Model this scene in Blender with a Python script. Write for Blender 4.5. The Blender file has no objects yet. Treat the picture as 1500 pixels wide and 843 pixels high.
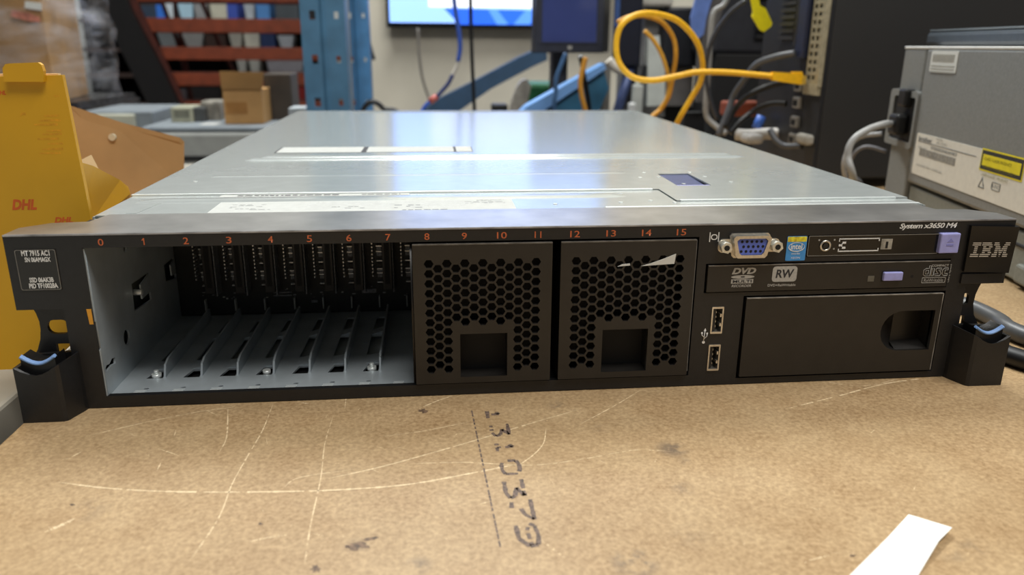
import bpy, bmesh, math, random
from mathutils import Vector, Matrix
random.seed(7)
C = bpy.context.scene.collection

# ------------------------------------------------------------------ camera frame
CAM = Vector((-0.051557, -0.357062, 0.168255)); RX, RY, RZ, FPX = -0.303, 0.007, 0.104, 1135.28
_f = Vector((math.sin(RZ)*math.cos(RX), math.cos(RZ)*math.cos(RX), math.sin(RX)))
_r0 = Vector((math.cos(RZ), -math.sin(RZ), 0)); _u0 = _r0.cross(_f)
_r = math.cos(RY)*_r0 + math.sin(RY)*_u0
_u = -math.sin(RY)*_r0 + math.cos(RY)*_u0
def ray(px, py): return _r*((px-750)/FPX) - _u*((py-421.5)/FPX) + _f
def at(px, py, y=None, z=None, x=None):
    """a point of the place that the photo shows at a pixel, at a measured depth"""
    d = ray(px, py)
    if y is not None: t = (y-CAM.y)/d.y
    elif z is not None: t = (z-CAM.z)/d.z
    else: t = (x-CAM.x)/d.x
    return CAM + d*t

# ------------------------------------------------------------------ materials
def lin(c):
    c = c/255.0
    return c/12.92 if c <= 0.04045 else ((c+0.055)/1.055)**2.4
def rgb(c): return (lin(c[0]), lin(c[1]), lin(c[2]), 1)
def mat(name, col, rough=0.5, metal=0.0, noise=None, bump=None, emit=None, spec=0.5, coat=0, stretch=None):
    m = bpy.data.materials.new(name); m.use_nodes = True
    nt = m.node_tree; N = nt.nodes; L = nt.links; b = N['Principled BSDF']
    b.inputs['Base Color'].default_value = rgb(col); b.inputs['Roughness'].default_value = rough
    b.inputs['Metallic'].default_value = metal; b.inputs['Specular IOR Level'].default_value = spec
    b.inputs['Coat Weight'].default_value = coat
    tc = N.new('ShaderNodeTexCoord'); src = tc.outputs['Object']
    if stretch:
        mp = N.new('ShaderNodeMapping'); mp.inputs['Scale'].default_value = stretch
        L.new(src, mp.inputs['Vector']); src = mp.outputs['Vector']
    if noise:
        nz = N.new('ShaderNodeTexNoise'); nz.inputs['Scale'].default_value = noise[0]; nz.inputs['Detail'].default_value = 5
        L.new(src, nz.inputs['Vector'])
        rp = N.new('ShaderNodeValToRGB')
        k = noise[1]
        rp.color_ramp.elements[0].position = 0.3; rp.color_ramp.elements[1].position = 0.7
        rp.color_ramp.elements[0].color = rgb([max(0, x*(1-k)) for x in col])
        rp.color_ramp.elements[1].color = rgb([min(255, x*(1+k)) for x in col])
        L.new(nz.outputs['Fac'], rp.inputs['Fac']); L.new(rp.outputs['Color'], b.inputs['Base Color'])
    if bump:
        n2 = N.new('ShaderNodeTexNoise'); n2.inputs['Scale'].default_value = bump[0]; n2.inputs['Detail'].default_value = 3
        L.new(src, n2.inputs['Vector'])
        bp = N.new('ShaderNodeBump'); bp.inputs['Strength'].default_value = bump[1]; bp.inputs['Distance'].default_value = bump[2] if len(bump) > 2 else 0.0004
        L.new(n2.outputs['Fac'], bp.inputs['Height']); L.new(bp.outputs['Normal'], b.inputs['Normal'])
    if emit:
        b.inputs['Emission Color'].default_value = rgb(col); b.inputs['Emission Strength'].default_value = emit
    return m

black   = mat('black_plastic', (24, 24, 25), 0.42, bump=(1800, 0.25, 0.0002), noise=(300, 0.10))
blackB  = mat('black_filler_plastic', (31, 29, 27), 0.36, bump=(2200, 0.15, 0.0002), noise=(120, 0.08))
gloss   = mat('gloss_black', (14, 14, 15), 0.16, noise=(200, 0.1))
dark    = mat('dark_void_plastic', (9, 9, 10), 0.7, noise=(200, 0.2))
galv    = mat('galvanised_steel', (192, 198, 196), 0.19, 0.45, noise=(90, 0.02))
galvin  = mat('cage_steel', (172, 181, 186), 0.38, 0.42, noise=(60, 0.05), bump=(300, 0.05, 0.0003))
raised  = mat('bright_edge_steel', (225, 230, 228), 0.3, 0.5, noise=(90, 0.02))
white   = mat('label_white', (205, 206, 200), 0.5, noise=(200, 0.02))
cover_white = mat('cover_label_white', (186, 188, 184), 0.75, noise=(200, 0.02), spec=0.2)
print_  = mat('label_print', (110, 112, 112), 0.6, noise=(900, 0.3))
inkdk   = mat('dark_print', (40, 40, 42), 0.6, noise=(900, 0.3))
orange  = mat('orange_print', (192, 98, 56), 0.5, noise=(900, 0.08))
silver  = mat('silver_print', (168, 166, 160), 0.45, noise=(900, 0.06))
dimpr   = mat('dim_silver_print', (120, 117, 110), 0.5, noise=(900, 0.06))
whitep  = mat('white_print', (225, 225, 222), 0.5, noise=(900, 0.04))
badgep  = mat('badge_print', (176, 168, 155), 0.4, noise=(900, 0.05))
lilac   = mat('lilac_plastic', (158, 160, 218), 0.4, noise=(300, 0.04))
bluerim = mat('pale_blue_rubber', (128, 164, 216), 0.45, noise=(300, 0.04))
nickel  = mat('nickel_plating', (205, 200, 190), 0.28, 0.85, noise=(500, 0.06))
zinc    = mat('zinc_screw', (214, 212, 200), 0.35, 0.6, noise=(500, 0.1))
vgablue = mat('port_blue', (88, 108, 196), 0.45, noise=(400, 0.04))
pcb     = mat('dark_circuit_board', (16, 20, 18), 0.5, noise=(400, 0.3))
tin     = mat('solder_tin', (210, 212, 215), 0.3, 0.7, noise=(800, 0.1))
chipg   = mat('grey_components', (105, 108, 112), 0.45, noise=(900, 0.3))
st_blue = mat('sticker_blue', (62, 142, 208), 0.4, noise=(300, 0.04))
st_yel  = mat('sticker_yellow', (240, 200, 50), 0.4, noise=(500, 0.25))

def mdf_material():
    m = bpy.data.materials.new('brown_fibreboard'); m.use_nodes = True
    nt = m.node_tree; N = nt.nodes; L = nt.links; b = N['Principled BSDF']
    tc = N.new('ShaderNodeTexCoord')
    def noise(scale, detail, rough=0.5):
        n = N.new('ShaderNodeTexNoise'); n.inputs['Scale'].default_value = scale; n.inputs['Detail'].default_value = detail
        n.inputs['Roughness'].default_value = rough
        L.new(tc.outputs['Object'], n.inputs['Vector']); return n
    def ramp(fac, p0, c0, p1, c1):
        r = N.new('ShaderNodeValToRGB'); e = r.color_ramp.elements
        e[0].position, e[0].color, e[1].position, e[1].color = p0, c0, p1, c1
        L.new(fac, r.inputs['Fac']); return r
    def mix(a, bb, fac, mode='MIX'):
        x = N.new('ShaderNodeMix'); x.data_type = 'RGBA'; x.blend_type = mode
        for s, v in ((x.inputs[6], a), (x.inputs[7], bb), (x.inputs[0], fac)):
            if hasattr(v, 'is_output'): L.new(v, s)
            else: s.default_value = v
        return x.outputs[2]
    fine = noise(520, 6, 0.7); mid = noise(38, 5, 0.6); big = noise(9, 3)
    col = ramp(fine.outputs['Fac'], 0.35, rgb((126, 99, 66)), 0.66, rgb((196, 168, 128))).outputs['Color']
    m2 = ramp(mid.outputs['Fac'], 0.32, rgb((160, 130, 92)), 0.68, rgb((190, 164, 126))).outputs['Color']
    col = mix(col, m2, 0.42)
    m3 = ramp(big.outputs['Fac'], 0.3, (0.86, 0.84, 0.80, 1), 0.7, (1, 1, 1, 1)).outputs['Color']
    col = mix(col, m3, 0.7, 'MULTIPLY')
    sp = noise(900, 2); f = ramp(sp.outputs['Fac'], 0.66, (0, 0, 0, 1), 0.74, (1, 1, 1, 1)).outputs['Color']
    k = N.new('ShaderNodeMath'); k.operation = 'MULTIPLY'; k.inputs[1].default_value = 0.5; L.new(f, k.inputs[0])
    col = mix(col, rgb((106, 78, 48)), k.outputs[0])
    # smudges and worn dark stains, each with a place of its own on the board
    w = noise(120, 4, 0.7)
    for (px, py, rad, amt) in ((985, 658, .0085, .75), (930, 826, .0095, .8), (612, 829, .006, .55), (1000, 716, .006, .4),
                               (815, 594, .006, .4), (526, 800, .006, .3), (880, 628, .006, .25), (1425, 802, .007, .3), (1395, 815, .006, .3), (1002, 676, .004, .4),
                               (130, 748, .010, .25), (1010, 785, .010, .2)):
        p = at(px, py, z=0)-Vector((0.4, 0.2, -0.86))
        d = N.new('ShaderNodeVectorMath'); d.operation = 'DISTANCE'; d.inputs[1].default_value = p
        L.new(tc.outputs['Object'], d.inputs[0])
        a = N.new('ShaderNodeMapRange'); a.inputs[1].default_value = rad; a.inputs[2].default_value = rad*0.25
        a.inputs[3].default_value = 0; a.inputs[4].default_value = amt; L.new(d.outputs['Value'], a.inputs[0])
        b1 = N.new('ShaderNodeMapRange'); b1.inputs[1].default_value = 0.42; b1.inputs[2].default_value = 0.54
        L.new(w.outputs['Fac'], b1.inputs[0])
        mu = N.new('ShaderNodeMath'); mu.operation = 'MULTIPLY'; L.new(a.outputs[0], mu.inputs[0]); L.new(b1.outputs[0], mu.inputs[1])
        col = mix(col, rgb((92, 80, 70)), mu.outputs[0])
    L.new(col, b.inputs['Base Color'])
    b.inputs['Roughness'].default_value = 0.48; b.inputs['Specular IOR Level'].default_value = 0.4
    bp = N.new('ShaderNodeBump'); bp.inputs['Strength'].default_value = 0.25; bp.inputs['Distance'].default_value = 0.0002
    L.new(fine.outputs['Fac'], bp.inputs['Height']); L.new(bp.outputs['Normal'], b.inputs['Normal'])
    return m
mdf = mdf_material()

# ------------------------------------------------------------------ mesh builder
class MB:
    def __init__(s): s.bm = bmesh.new()
    def _mi(s, n0, mi, smooth=False):
        s.bm.faces.ensure_lookup_table()
        for f in s.bm.faces[n0:]:
            f.material_index = mi
            if smooth: f.smooth = True
        return s
    def merge(s, me, mi=0, smooth=False):
        n0 = len(s.bm.faces); s.bm.from_mesh(me); bpy.data.meshes.remove(me); return s._mi(n0, mi, smooth)
    def box(s, x0, x1, y0, y1, z0, z1, mi=0, bev=0, seg=2):
        t = bmesh.new(); bmesh.ops.create_cube(t, size=1)
        for v in t.verts:
            v.co = ((x0+x1)/2+v.co.x*(x1-x0), (y0+y1)/2+v.co.y*(y1-y0), (z0+z1)/2+v.co.z*(z1-z0))
        if bev: bmesh.ops.bevel(t, geom=list(t.edges), offset=bev, segments=seg, affect='EDGES', profile=0.5)
        me = bpy.data.meshes.new('t'); t.to_mesh(me); t.free()
        return s.merge(me, mi)
    def prism(s, pts, axis, a, b, mi=0, bev=0):
        """pts: 2D polygon; axis x: (y,z); y: (x,z); z: (x,y)"""
        t = bmesh.new()
        def P(p, w): return {'x': (w, p[0], p[1]), 'y': (p[0], w, p[1]), 'z': (p[0], p[1], w)}[axis]
        A = [t.verts.new(P(p, a)) for p in pts]; B = [t.verts.new(P(p, b)) for p in pts]
        t.faces.new(A); t.faces.new(B[::-1]); n = len(pts)
        for i in range(n): t.faces.new((A[i], B[i], B[(i+1) % n], A[(i+1) % n]))
        bmesh.ops.recalc_face_normals(t, faces=t.faces)
        if bev: bmesh.ops.bevel(t, geom=list(t.edges), offset=bev, segments=2, affect='EDGES')
        me = bpy.data.meshes.new('t'); t.to_mesh(me); t.free()
        return s.merge(me, mi)
    def hull(s, A, B, mi=0):
        """solid between two matching 3D polygons"""
        n0 = len(s.bm.faces); a = [s.bm.verts.new(p) for p in A]; b = [s.bm.verts.new(p) for p in B]
        fs = [s.bm.faces.new(a), s.bm.faces.new(b[::-1])]; n = len(a)
        for i in range(n): fs.append(s.bm.faces.new((a[i], b[i], b[(i+1) % n], a[(i+1) % n])))
        bmesh.ops.recalc_face_normals(s.bm, faces=fs); return s._mi(n0, mi)
    def face(s, pts, mi=0):
        n0 = len(s.bm.faces); s.bm.faces.new([s.bm.verts.new(p) for p in pts]); return s._mi(n0, mi)
    def tube(s, pts, r, n=10, mi=0, smooth_path=True, sub=6, r_end=None):
        P = [Vector(p) for p in pts]
        if smooth_path and len(P) > 2:
            Q = []
            E = [2*P[0]-P[1]] + P + [2*P[-1]-P[-2]]
            for i in range(1, len(E)-2):
                for k in range(sub):
                    t = k/sub; a, b, c, d = E[i-1], E[i], E[i+1], E[i+2]
                    Q.append(0.5*((2*b)+(c-a)*t+(2*a-5*b+4*c-d)*t*t+(3*b-a-3*c+d)*t**3))
            Q.append(P[-1]); P = Q
        n0 = len(s.bm.faces); rings = []; up = None
        for i, p in enumerate(P):
            d = (P[min(i+1, len(P)-1)]-P[max(i-1, 0)]).normalized()
            if up is None: up = d.orthogonal().normalized()
            up = (up-d*up.dot(d)).normalized(); w = d.cross(up)
            rr = r if r_end is None else r+(r_end-r)*i/(len(P)-1)
            rings.append([s.bm.verts.new(p+up*rr*math.cos(2*math.pi*k/n)+w*rr*math.sin(2*math.pi*k/n)) for k in range(n)])
        for a, b in zip(rings, rings[1:]):
            for k in range(n): s.bm.faces.new((a[k], a[(k+1) % n], b[(k+1) % n], b[k]))
        s._mi(n0, mi, True); n1 = len(s.bm.faces)
        s.bm.faces.new(rings[0][::-1]); s.bm.faces.new(rings[-1]); return s._mi(n1, mi)
    def cyl(s, p0, p1, r, n=16, mi=0, r_end=None): return s.tube([p0, p1], r, n, mi, False, r_end=r_end)
    def plate(s, outer, holes, a, b, mi=0, plane='xz'):
        """a sheet with holes, solid between a and b along the third axis"""
        cu = bpy.data.curves.new('t', 'CURVE'); cu.dimensions = '2D'; cu.fill_mode = 'BOTH'; cu.extrude = abs(b-a)/2
        for poly in [outer]+holes:
            sp = cu.splines.new('POLY'); sp.points.add(len(poly)-1); sp.use_cyclic_u = True
            for i, q in enumerate(poly): sp.points[i].co = (q[0], q[1], 0, 1)
        return s._curve(cu, {'xz': Matrix(((1, 0, 0, 0), (0, 0, -1, (a+b)/2), (0, 1, 0, 0), (0, 0, 0, 1))),
                             'xy': Matrix.Translation((0, 0, (a+b)/2))}[plane], mi)
    def _curve(s, cu, M, mi):
        o = bpy.data.objects.new('t', cu); C.objects.link(o)
        dg = bpy.context.evaluated_depsgraph_get(); me = bpy.data.meshes.new_from_object(o.evaluated_get(dg))
        me.transform(M); bpy.data.objects.remove(o); bpy.data.curves.remove(cu)
        me.materials.clear()
        return s.merge(me, mi)
    def text(s, body, box, M, mi=0, shear=0, bold=0, space=1.0, thick=0.0):
        """lettering fitted into box (u0,u1,v0,v1) of a plane given by matrix M (u, v, normal)"""
        cu = bpy.data.curves.new('t', 'FONT'); cu.body = body; cu.size = 1; cu.shear = shear; cu.offset = bold; cu.space_character = space
        cu.resolution_u = 3; cu.extrude = 0.0
        o = bpy.data.objects.new('t', cu); C.objects.link(o)
        dg = bpy.context.evaluated_depsgraph_get(); me = bpy.data.meshes.new_from_object(o.evaluated_get(dg))
        bpy.data.objects.remove(o); bpy.data.curves.remove(cu); me.materials.clear()
        xs = [v.co.x for v in me.vertices]; ys = [v.co.y for v in me.vertices]
        u0, u1, v0, v1 = box
        sx = (u1-u0)/(max(xs)-min(xs)); sy = (v1-v0)/(max(ys)-min(ys))
        me.transform(M @ Matrix.Translation((u0-min(xs)*sx, v0-min(ys)*sy, 0)) @ Matrix.Diagonal((sx, sy, 1, 1)))
        return s.merge(me, mi)
    def build(s, name, mats, parent=None, k=1.0, M=None):
        me = bpy.data.meshes.new(name)
        if k != 1.0: bmesh.ops.scale(s.bm, vec=(k, k, k), verts=s.bm.verts)
        if M: bmesh.ops.transform(s.bm, matrix=M, verts=s.bm.verts)
        org = root_loc(parent) if parent else None
        if org: bmesh.ops.translate(s.bm, vec=-org, verts=s.bm.verts)
        s.bm.to_mesh(me); s.bm.free()
        for m in (mats if isinstance(mats, (list, tuple)) else [mats]): me.materials.append(m)
        o = bpy.data.objects.new(name, me); C.objects.link(o)
        if parent: o.parent = parent
        return o
def root_loc(o):
    while o.parent: o = o.parent
    return Vector(o.location)
def tag(o, label=None, cat=None, group=None, kind=None):
    for k, v in (('label', label), ('category', cat), ('group', group), ('kind', kind)):
        if v: o[k] = v
    return o
def thing(name, label, cat, loc=(0, 0, 0), group=None):
    o = bpy.data.objects.new(name, None); o.empty_display_size = 0.02; C.objects.link(o); o.location = loc
    return tag(o, label, cat, group)
def front(y): return Matrix(((1, 0, 0, 0), (0, 0, -1, y), (0, 1, 0, 0), (0, 0, 0, 1)))   # u->x, v->z, faces -y
def top(z): return Matrix.Translation((0, 0, z))
def circ(cx, cy, r, n=16, ry=None): return [(cx+r*math.cos(2*math.pi*i/n), cy+(ry or r)*math.sin(2*math.pi*i/n)) for i in range(n)]
def rect(x0, x1, z0, z1): return [(x0, z0), (x1, z0), (x1, z1), (x0, z1)]
def rrect(x0, x1, z0, z1, r, n=4):
    o = []
    for cx, cz, a in ((x1-r, z1-r, 0), (x0+r, z1-r, 90), (x0+r, z0+r, 180), (x1-r, z0+r, 270)):
        for i in range(n+1):
            t = math.radians(a+90*i/n); o.append((cx+r*math.cos(t), cz+r*math.sin(t)))
    return o

K = 0.001       # the server is written in millimetres
# ================================================================== the rack server
srv = thing('rack_server', 'black and silver 2U rack server with eight empty drive bays, lying on the brown board', 'server')

# ---- bezel
strip = mat('strip_grey_metal', (180, 178, 175), 0.28, 0.8, noise=(40, 0.10), bump=(300, 0.05, 0.0003))
b = MB()
bay = rect(-209.5, 77.5, 6.2, 79.6)
holes = [bay, rect(82, 211, 50.6, 65.8), rect(103, 211.2, 3.6, 48.6), rect(87, 93.2, 28.8, 43.4), rect(87, 93.2, 8.4, 22.8),
         rect(133, 212.4, 68.4, 79.4)]
outer = [(-242.5, 86), (242.5, 86), (242.5, 52), (222, 52), (222, 0.4), (-222, 0.4), (-222, 50.8), (-242.5, 50.8)]
b.plate(outer, holes, 0, 3)
b.prism([(-242.5, 3), (-242.5, 14), (-232, 24), (-216, 26), (-213, 42), (213, 42), (216, 26), (232, 24), (242.5, 14), (242.5, 3)], 'z', 84.2, 86)   # top
b.prism([(-242.5, 3), (-242.5, 14), (-232, 24), (-222, 25), (-222, 3)], 'z', 50.8, 84.2)
b.prism([(242.5, 3), (242.5, 14), (232, 24), (222, 25), (222, 3)], 'z', 52, 84.2)
b.box(-221, 221, 3, 40, 0.4, 2.6)                                                       # bottom
for x0, x1 in ((-221, -212.5), (213, 221), (78.3, 81)): b.box(x0, x1, 3, 40, 2.6, 84.2)  # sides
b.box(81, 213, 36, 38, 2.6, 84.2)                                                       # inner wall behind the right bays
b.box(81, 213, 3, 36, 66.4, 67.9); b.box(81, 213, 3, 36, 49.1, 50.1); b.box(98, 101, 3, 36, 2.6, 49)
b.box(-242.3, 242.3, -0.25, 0.4, 85.4, 86.15, 1)                                        # highlight on the top front edge, put into the colour
# thin ear webs with the grip holes
b.plate([(-222, 51.5), (-239, 51.5), (-237.4, 47), (-236.6, 43), (-236.7, 39), (-237.6, 34), (-239.6, 29), (-241.5, 26), (-241, 8), (-222, 8)],
        [rrect(-233.4, -223.6, 36.6, 43.6, 3.2), rect(-231, -222.6, 24, 31.6)], 6, 8)
b.plate([(222, 53), (236, 53), (234, 48), (232.9, 44), (232.6, 39), (234, 33), (237, 28), (241, 25), (240, 8), (222, 8)],
        [rrect(225.6, 229.4, 38.5, 45, 1.8), rect(222.6, 229, 24, 32.6)], 6, 8)
b.box(217.9, 240.4, -1.2, 6, 52.4, 58, 0, 0.4)                                            # chin under the badge
bez = b.build('bezel', [black, mat('edge_highlight', (150, 150, 152), 0.4, 0.4, noise=(60, 0.25))], srv, K)

t = MB(); t.prism([(-242.0, 0.4), (-242.0, 13.8), (-231.8, 23.6), (-215.6, 25.6), (-212.6, 41.8), (212.6, 41.8), (215.6, 25.6), (231.8, 23.6), (242.0, 13.8), (242.0, 0.4)], 'z', 85.9, 86.25)
o = t.build('top_strip', strip, bez, K); o['label'] = 'dark grey metallic strip along the top of the bezel'
# ---- writing on the bezel
t = MB()
for n, x in enumerate((-201.1, -182.5, -164, -145, -126.4, -108.8, -90.8, -72.8, -54.7, -37.1, -19.3, -2, 15.9, 33.5, 51, 68.3)):
    w = 1.2 if n < 10 else 2.35
    if n == 1: w = 0.6
    if n == 11: w = 1.6
    if n == 1:
        t.box(x-0.05, x+0.4, -0.2, -0.1, 80.55, 83.75); t.prism([(x-0.75, 82.9), (x-0.75, 82.5), (x-0.05, 82.9), (x-0.05, 83.75)], 'y', -0.2, -0.1); continue
    t.text(str(n), (x-w, x+w, 80.55, 83.75), front(-0.12), bold=0.006 if n not in (1, 11) else 0)
t.build('bay_numerals', orange, bez, K)
t = MB(); t.text('System x3650 M4', (180.3, 210.8, 81.2, 84.7), front(-0.12), shear=0.22, bold=0.025, space=0.92)
t.build('model_lettering', whitep, bez, K)
t = MB()
t.plate(rrect(83.3, 86.6, 78.0, 80.8, 1.3), [rrect(83.75, 86.15, 78.4, 80.4, 1.0)], -0.15, -0.05)
for x in (82.75, 87.15): t.box(x-0.22, x+0.22, -0.15, -0.05, 77.0, 81.8)
t.build('display_symbol', whitep, bez, K); t = MB()
t.tube([(84.0, -0.1, 24.6), (84.4, -0.1, 31.0)], 0.22, 6, 0, False)
t.prism(circ(84.05, 24.3, 0.75, 12), 'y', -0.15, -0.05); t.prism([(83.7, 30.4), (85.1, 30.4), (84.45, 32.0)], 'y', -0.15, -0.05)
t.tube([(84.1, -0.1, 26.0), (85.6, -0.1, 27.6), (85.6, -0.1, 28.9)], 0.2, 6, 0, False); t.tube([(84.2, -0.1, 27.0), (82.9, -0.1, 28.2), (82.9, -0.1, 29.2)], 0.2, 6, 0, False)
t.box(85.2, 86.0, -0.15, -0.05, 28.7, 29.5); t.prism(circ(82.9, 29.4, 0.5, 10), 'y', -0.15, -0.05)
t.build('usb_symbol', whitep, bez, K)

# ---- identity label on the left ear (two pairs of lines; the code between them stays blank)
t = MB(); t.box(-238.6, -220.9, -0.35, 0.2, 60.2, 79.5, 0, 0.12)
lab = t.build('identity_label', mat('id_label_black', (24, 23, 22), 0.25, noise=(300, 0.1)), srv, K)
t = MB()
t.text('MT 7915 AC1', (-235.6, -223.6, 76.4, 79.0), front(-0.45), bold=0.03); t.text('SN 06AMAGX', (-234.6, -223.6, 73.6, 75.9), front(-0.45), bold=0.03)
t.text('SSD 06AK3B', (-234.2, -223.8, 64.0, 66.4), front(-0.45), bold=0.03); t.text('PID TF10028A', (-234.8, -222.4, 61.2, 63.6), front(-0.45), bold=0.03)
t.build('label_print', whitep, lab, K)
t = MB(); t.plate(rrect(-238.4, -221.1, 60.4, 79.3, 0.9), [rrect(-238.15, -221.35, 60.65, 79.05, 0.8)], -0.45, -0.36); t.build('label_border', dimpr, lab, K)

# ---- badge on the right ear
t = MB()
t.hull([(218.0, -1.8, 59.2), (241.6, -3.2, 58.4), (242.6, -3.2, 82.6), (217.6, -1.8, 83.2)], [(218.0, 0.6, 59.2), (241.6, 0.6, 58.4), (242.6, 0.6, 82.6), (217.6, 0.6, 83.2)])
bm_ = bmesh.new(); bm_.free()
bad = t.build('logo_badge', gloss, srv, K)
def stripes(segs, x0, w, M, mbd):
    """segs: for each of the eight bars (top first) a list of (start, end) in 0..1"""
    for i, row in enumerate(segs):
        z1 = 74.6-i*0.99
        for a, c in row:
            mbd.face([M(x0+a*w, z1-0.58), M(x0+c*w, z1-0.58), M(x0+c*w, z1), M(x0+a*w, z1)])
def MBADGE(x, z):
    y = -1.95-1.4*(x-218)/24.0
    return (x+(z-70)*0.08, y, z)
t = MB()
I_ = [[(0, 1)], [(0, 1)]]+[[(.3, .7)]]*4+[[(0, 1)], [(0, 1)]]
B_ = [[(0, .85)], [(0, .95)], [(.16, .42), (.68, 1)], [(.16, .88)], [(.16, .88)], [(.16, .42), (.68, 1)], [(0, .95)], [(0, .85)]]
M_ = [[(0, .3), (.7, 1)], [(0, .35), (.65, 1)], [(.12, .42), (.58, .88)], [(.12, .47), (.53, .88)], [(.12, .32), (.36, .64), (.68, .88)], [(.12, .32), (.4, .6), (.68, .88)], [(0, .32), (.44, .56), (.68, 1)], [(0, .32), (.48, .52), (.68, 1)]]
stripes(I_, 219.5, 4.3, MBADGE, t); stripes(B_, 224.4, 5.7, MBADGE, t); stripes(M_, 230.7, 8.2, MBADGE, t)
t.build('striped_lettering', badgep, bad, K)

# ---- rack latches: hollow block on the board with a scooped pad and pale blue rim
def latch(sx, name_loc):
    def q(x, y, z): return (sx*x, y, z)
    t = MB()
    prof = [(-242, -13), (-224.2, -12.8), (-222.6, -11.9), (-219, -2), (-217.5, 4), (-222, 4.2), (-240.5, 4)]      # plan view
    zt = [27.5, 27.4, 28.2, 29.4, 30, 29, 28]
    n0 = [q(x, y, 0.0) for x, y in prof]
    # concave front lip: subdivided front edge
    plan = []
    for i, (x, y) in enumerate(prof):
        plan.append((x, y, zt[i]))
        if i == 0:
            for k in range(1, 6):
                u = k/6; plan.append((-242+17.8*u, -13+0.2*u, 27.5-4.0*math.sin(math.pi*u)))
    bot = [q(x, y, 0.0) for x, y, z in plan]; tp = [q(x, y, z) for x, y, z in plan]
    n = len(plan); bm = t.bm
    vb = [bm.verts.new(p) for p in bot]; vt = [bm.verts.new(p) for p in tp]
    cx = sum(p[0] for p in plan)/n; cy = sum(p[1] for p in plan)/n
    vi = [bm.verts.new(q(x+(cx-x)*0.12, y+(cy-y)*0.16, z-0.2)) for x, y, z in plan]
    vd = [bm.verts.new(q(x+(cx-x)*0.12, y+(cy-y)*0.16, 14)) for x, y, z in plan]
    fs = []
    for i in range(n):
        j = (i+1) % n
        fs += [bm.faces.new((vb[i], vb[j], vt[j], vt[i])), bm.faces.new((vt[i], vt[j], vi[j], vi[i])), bm.faces.new((vi[i], vi[j], vd[j], vd[i]))]
    fs += [bm.faces.new(vb), bm.faces.new(vd)]
    bmesh.ops.recalc_face_normals(bm, faces=fs)
    root = t.build('rack_latch', black, srv, K)
    # pad inside with concave top
    t = MB()
    xs = [-240.2+i*(15.0/8) for i in range(9)]
    top_ = [(x, 31.2-3.6*math.sin(math.pi*i/8.0)) for i, x in enumerate(xs)]
    poly = [(sx*x, z) for x, z in top_]+[(sx*-225.2, 8), (sx*-240.2, 8)]
    t.prism(poly, 'y', -9.0, 1.0)
    pad = t.build('latch_pad', black, root, K)
    t = MB(); t.tube([(sx*x, -9.0, z+0.1) for x, z in top_], 0.75, 8); t.tube([(sx*x, -8.0, z+0.25) for x, z in top_], 0.75, 8)
    t.build('grip_rim', bluerim, pad, K)
    return root
latch(1, 0); latch(-1, 0)

# ---- drive cage: folded sheet with guide rails
t = MB()
flo = rect(-209.3, -62.9, 1.2, 117)
fh = []
railx = [-189.4, -171.3, -153.4, -135.3, -117.1, -99, -81]
for x in railx: fh.extend([[(x-8.8, 21), (x-1.0, 21), (x-0.8, 31), (x-6.5, 31)], [(x-8.6, 44), (x-0.8, 44), (x-0.8, 74), (x-8.0, 74)], [(x-7.6, 84), (x-0.8, 84), (x-0.8, 106), (x-7.0, 106)]])
for i, x in enumerate((-198, -180.5, -162.5, -144.5, -126, -108, -90)): fh.append(circ(x+4, 8.6, 1.3, 10, 0.9))
for x in (-165, -147, -128, -110, -92): fh.append(circ(x+3, 103, 0.9, 8))
fh += [circ(-150, 58, 1.6, 8, 0.8), circ(-92, 62, 1.6, 8, 0.8)]
t.plate(flo, fh, 4.6, 5.6, 0, 'xy')
# left side wall in the yz plane, with its holes, made flat then stood up
wl = MB(); wl.plate([(1.2, 5.6), (117, 5.6), (117, 79.4), (1.2, 79.4)],
    [circ(31.8, 24.4, 4.0, 16, 4.1), [(2.6, 17.2), (6, 18.0), (10, 18.4), (14, 17.4), (14.6, 20.4), (11, 21.2), (7.5, 19.8), (4, 20.6), (2.6, 19.6)], [(46.5, 33.5), (72, 31.5), (72, 47), (47.5, 48)], [(98, 34), (116, 31), (116, 44), (98, 44)], circ(46, 67.5, 2.2, 10)], -0.5, 0.5, 0, 'xz')
me = bpy.data.meshes.new('t'); wl.bm.to_mesh(me); wl.bm.free()
me.transform(Matrix(((0, 1, 0, -209.4), (1, 0, 0, 0), (0, 0, 1, 0), (0, 0, 0, 1)))); t.merge(me)
t.box(-209.3, -62.9, 6, 117, 79.7, 80.3)
t.box(-210.2, -209.0, 0.6, 2.6, 44, 79, 0); t.box(-210.0, -209.0, 0.4, 2.2, 5.2, 30, 0)
t.hull([(-209.4, 72.5, 36.5), (-209.4, 72.5, 46.5), (-206.2, 50, 46.8), (-206.2, 50, 39)], [(-208.6, 72.5, 36.5), (-208.6, 72.5, 46.5), (-205.4, 50, 46.8), (-205.4, 50, 39)]); t.hull([(-209.4, 116, 34), (-209.4, 116, 43), (-206.6, 100, 43.4), (-206.6, 100, 37)], [(-208.6, 116, 34), (-208.6, 116, 43), (-205.8, 100, 43.4), (-205.8, 100, 37)])      # bent spring tabs
t.cyl((-209, 49, 43), (-204.6, 49, 43), 1.6, 10, 1)
for x in (-196, -178, -160, -142, -124, -106, -88, -71): t.box(x-2.6, x+2.6, 4.2, 5.0, 5.62, 5.8, 1); t.box(x-2.4, x+2.8, 6.0, 6.6, 5.62, 5.8, 1)
for x in (-189.4, -81): t.cyl((x-4.4, 23.5, 4.2), (x-4.4, 23.5, 7.2), 2.4, 12, 1); t.cyl((x-4.4, 23.5, 7.2), (x-4.4, 23.5, 9), 1.2, 10, 1)
t.cyl((-139.2, 24, 4.2), (-139.2, 24, 7.0), 2.0, 12, 1)
cage = t.build('drive_cage', [galvin, raised], srv, K)
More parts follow.
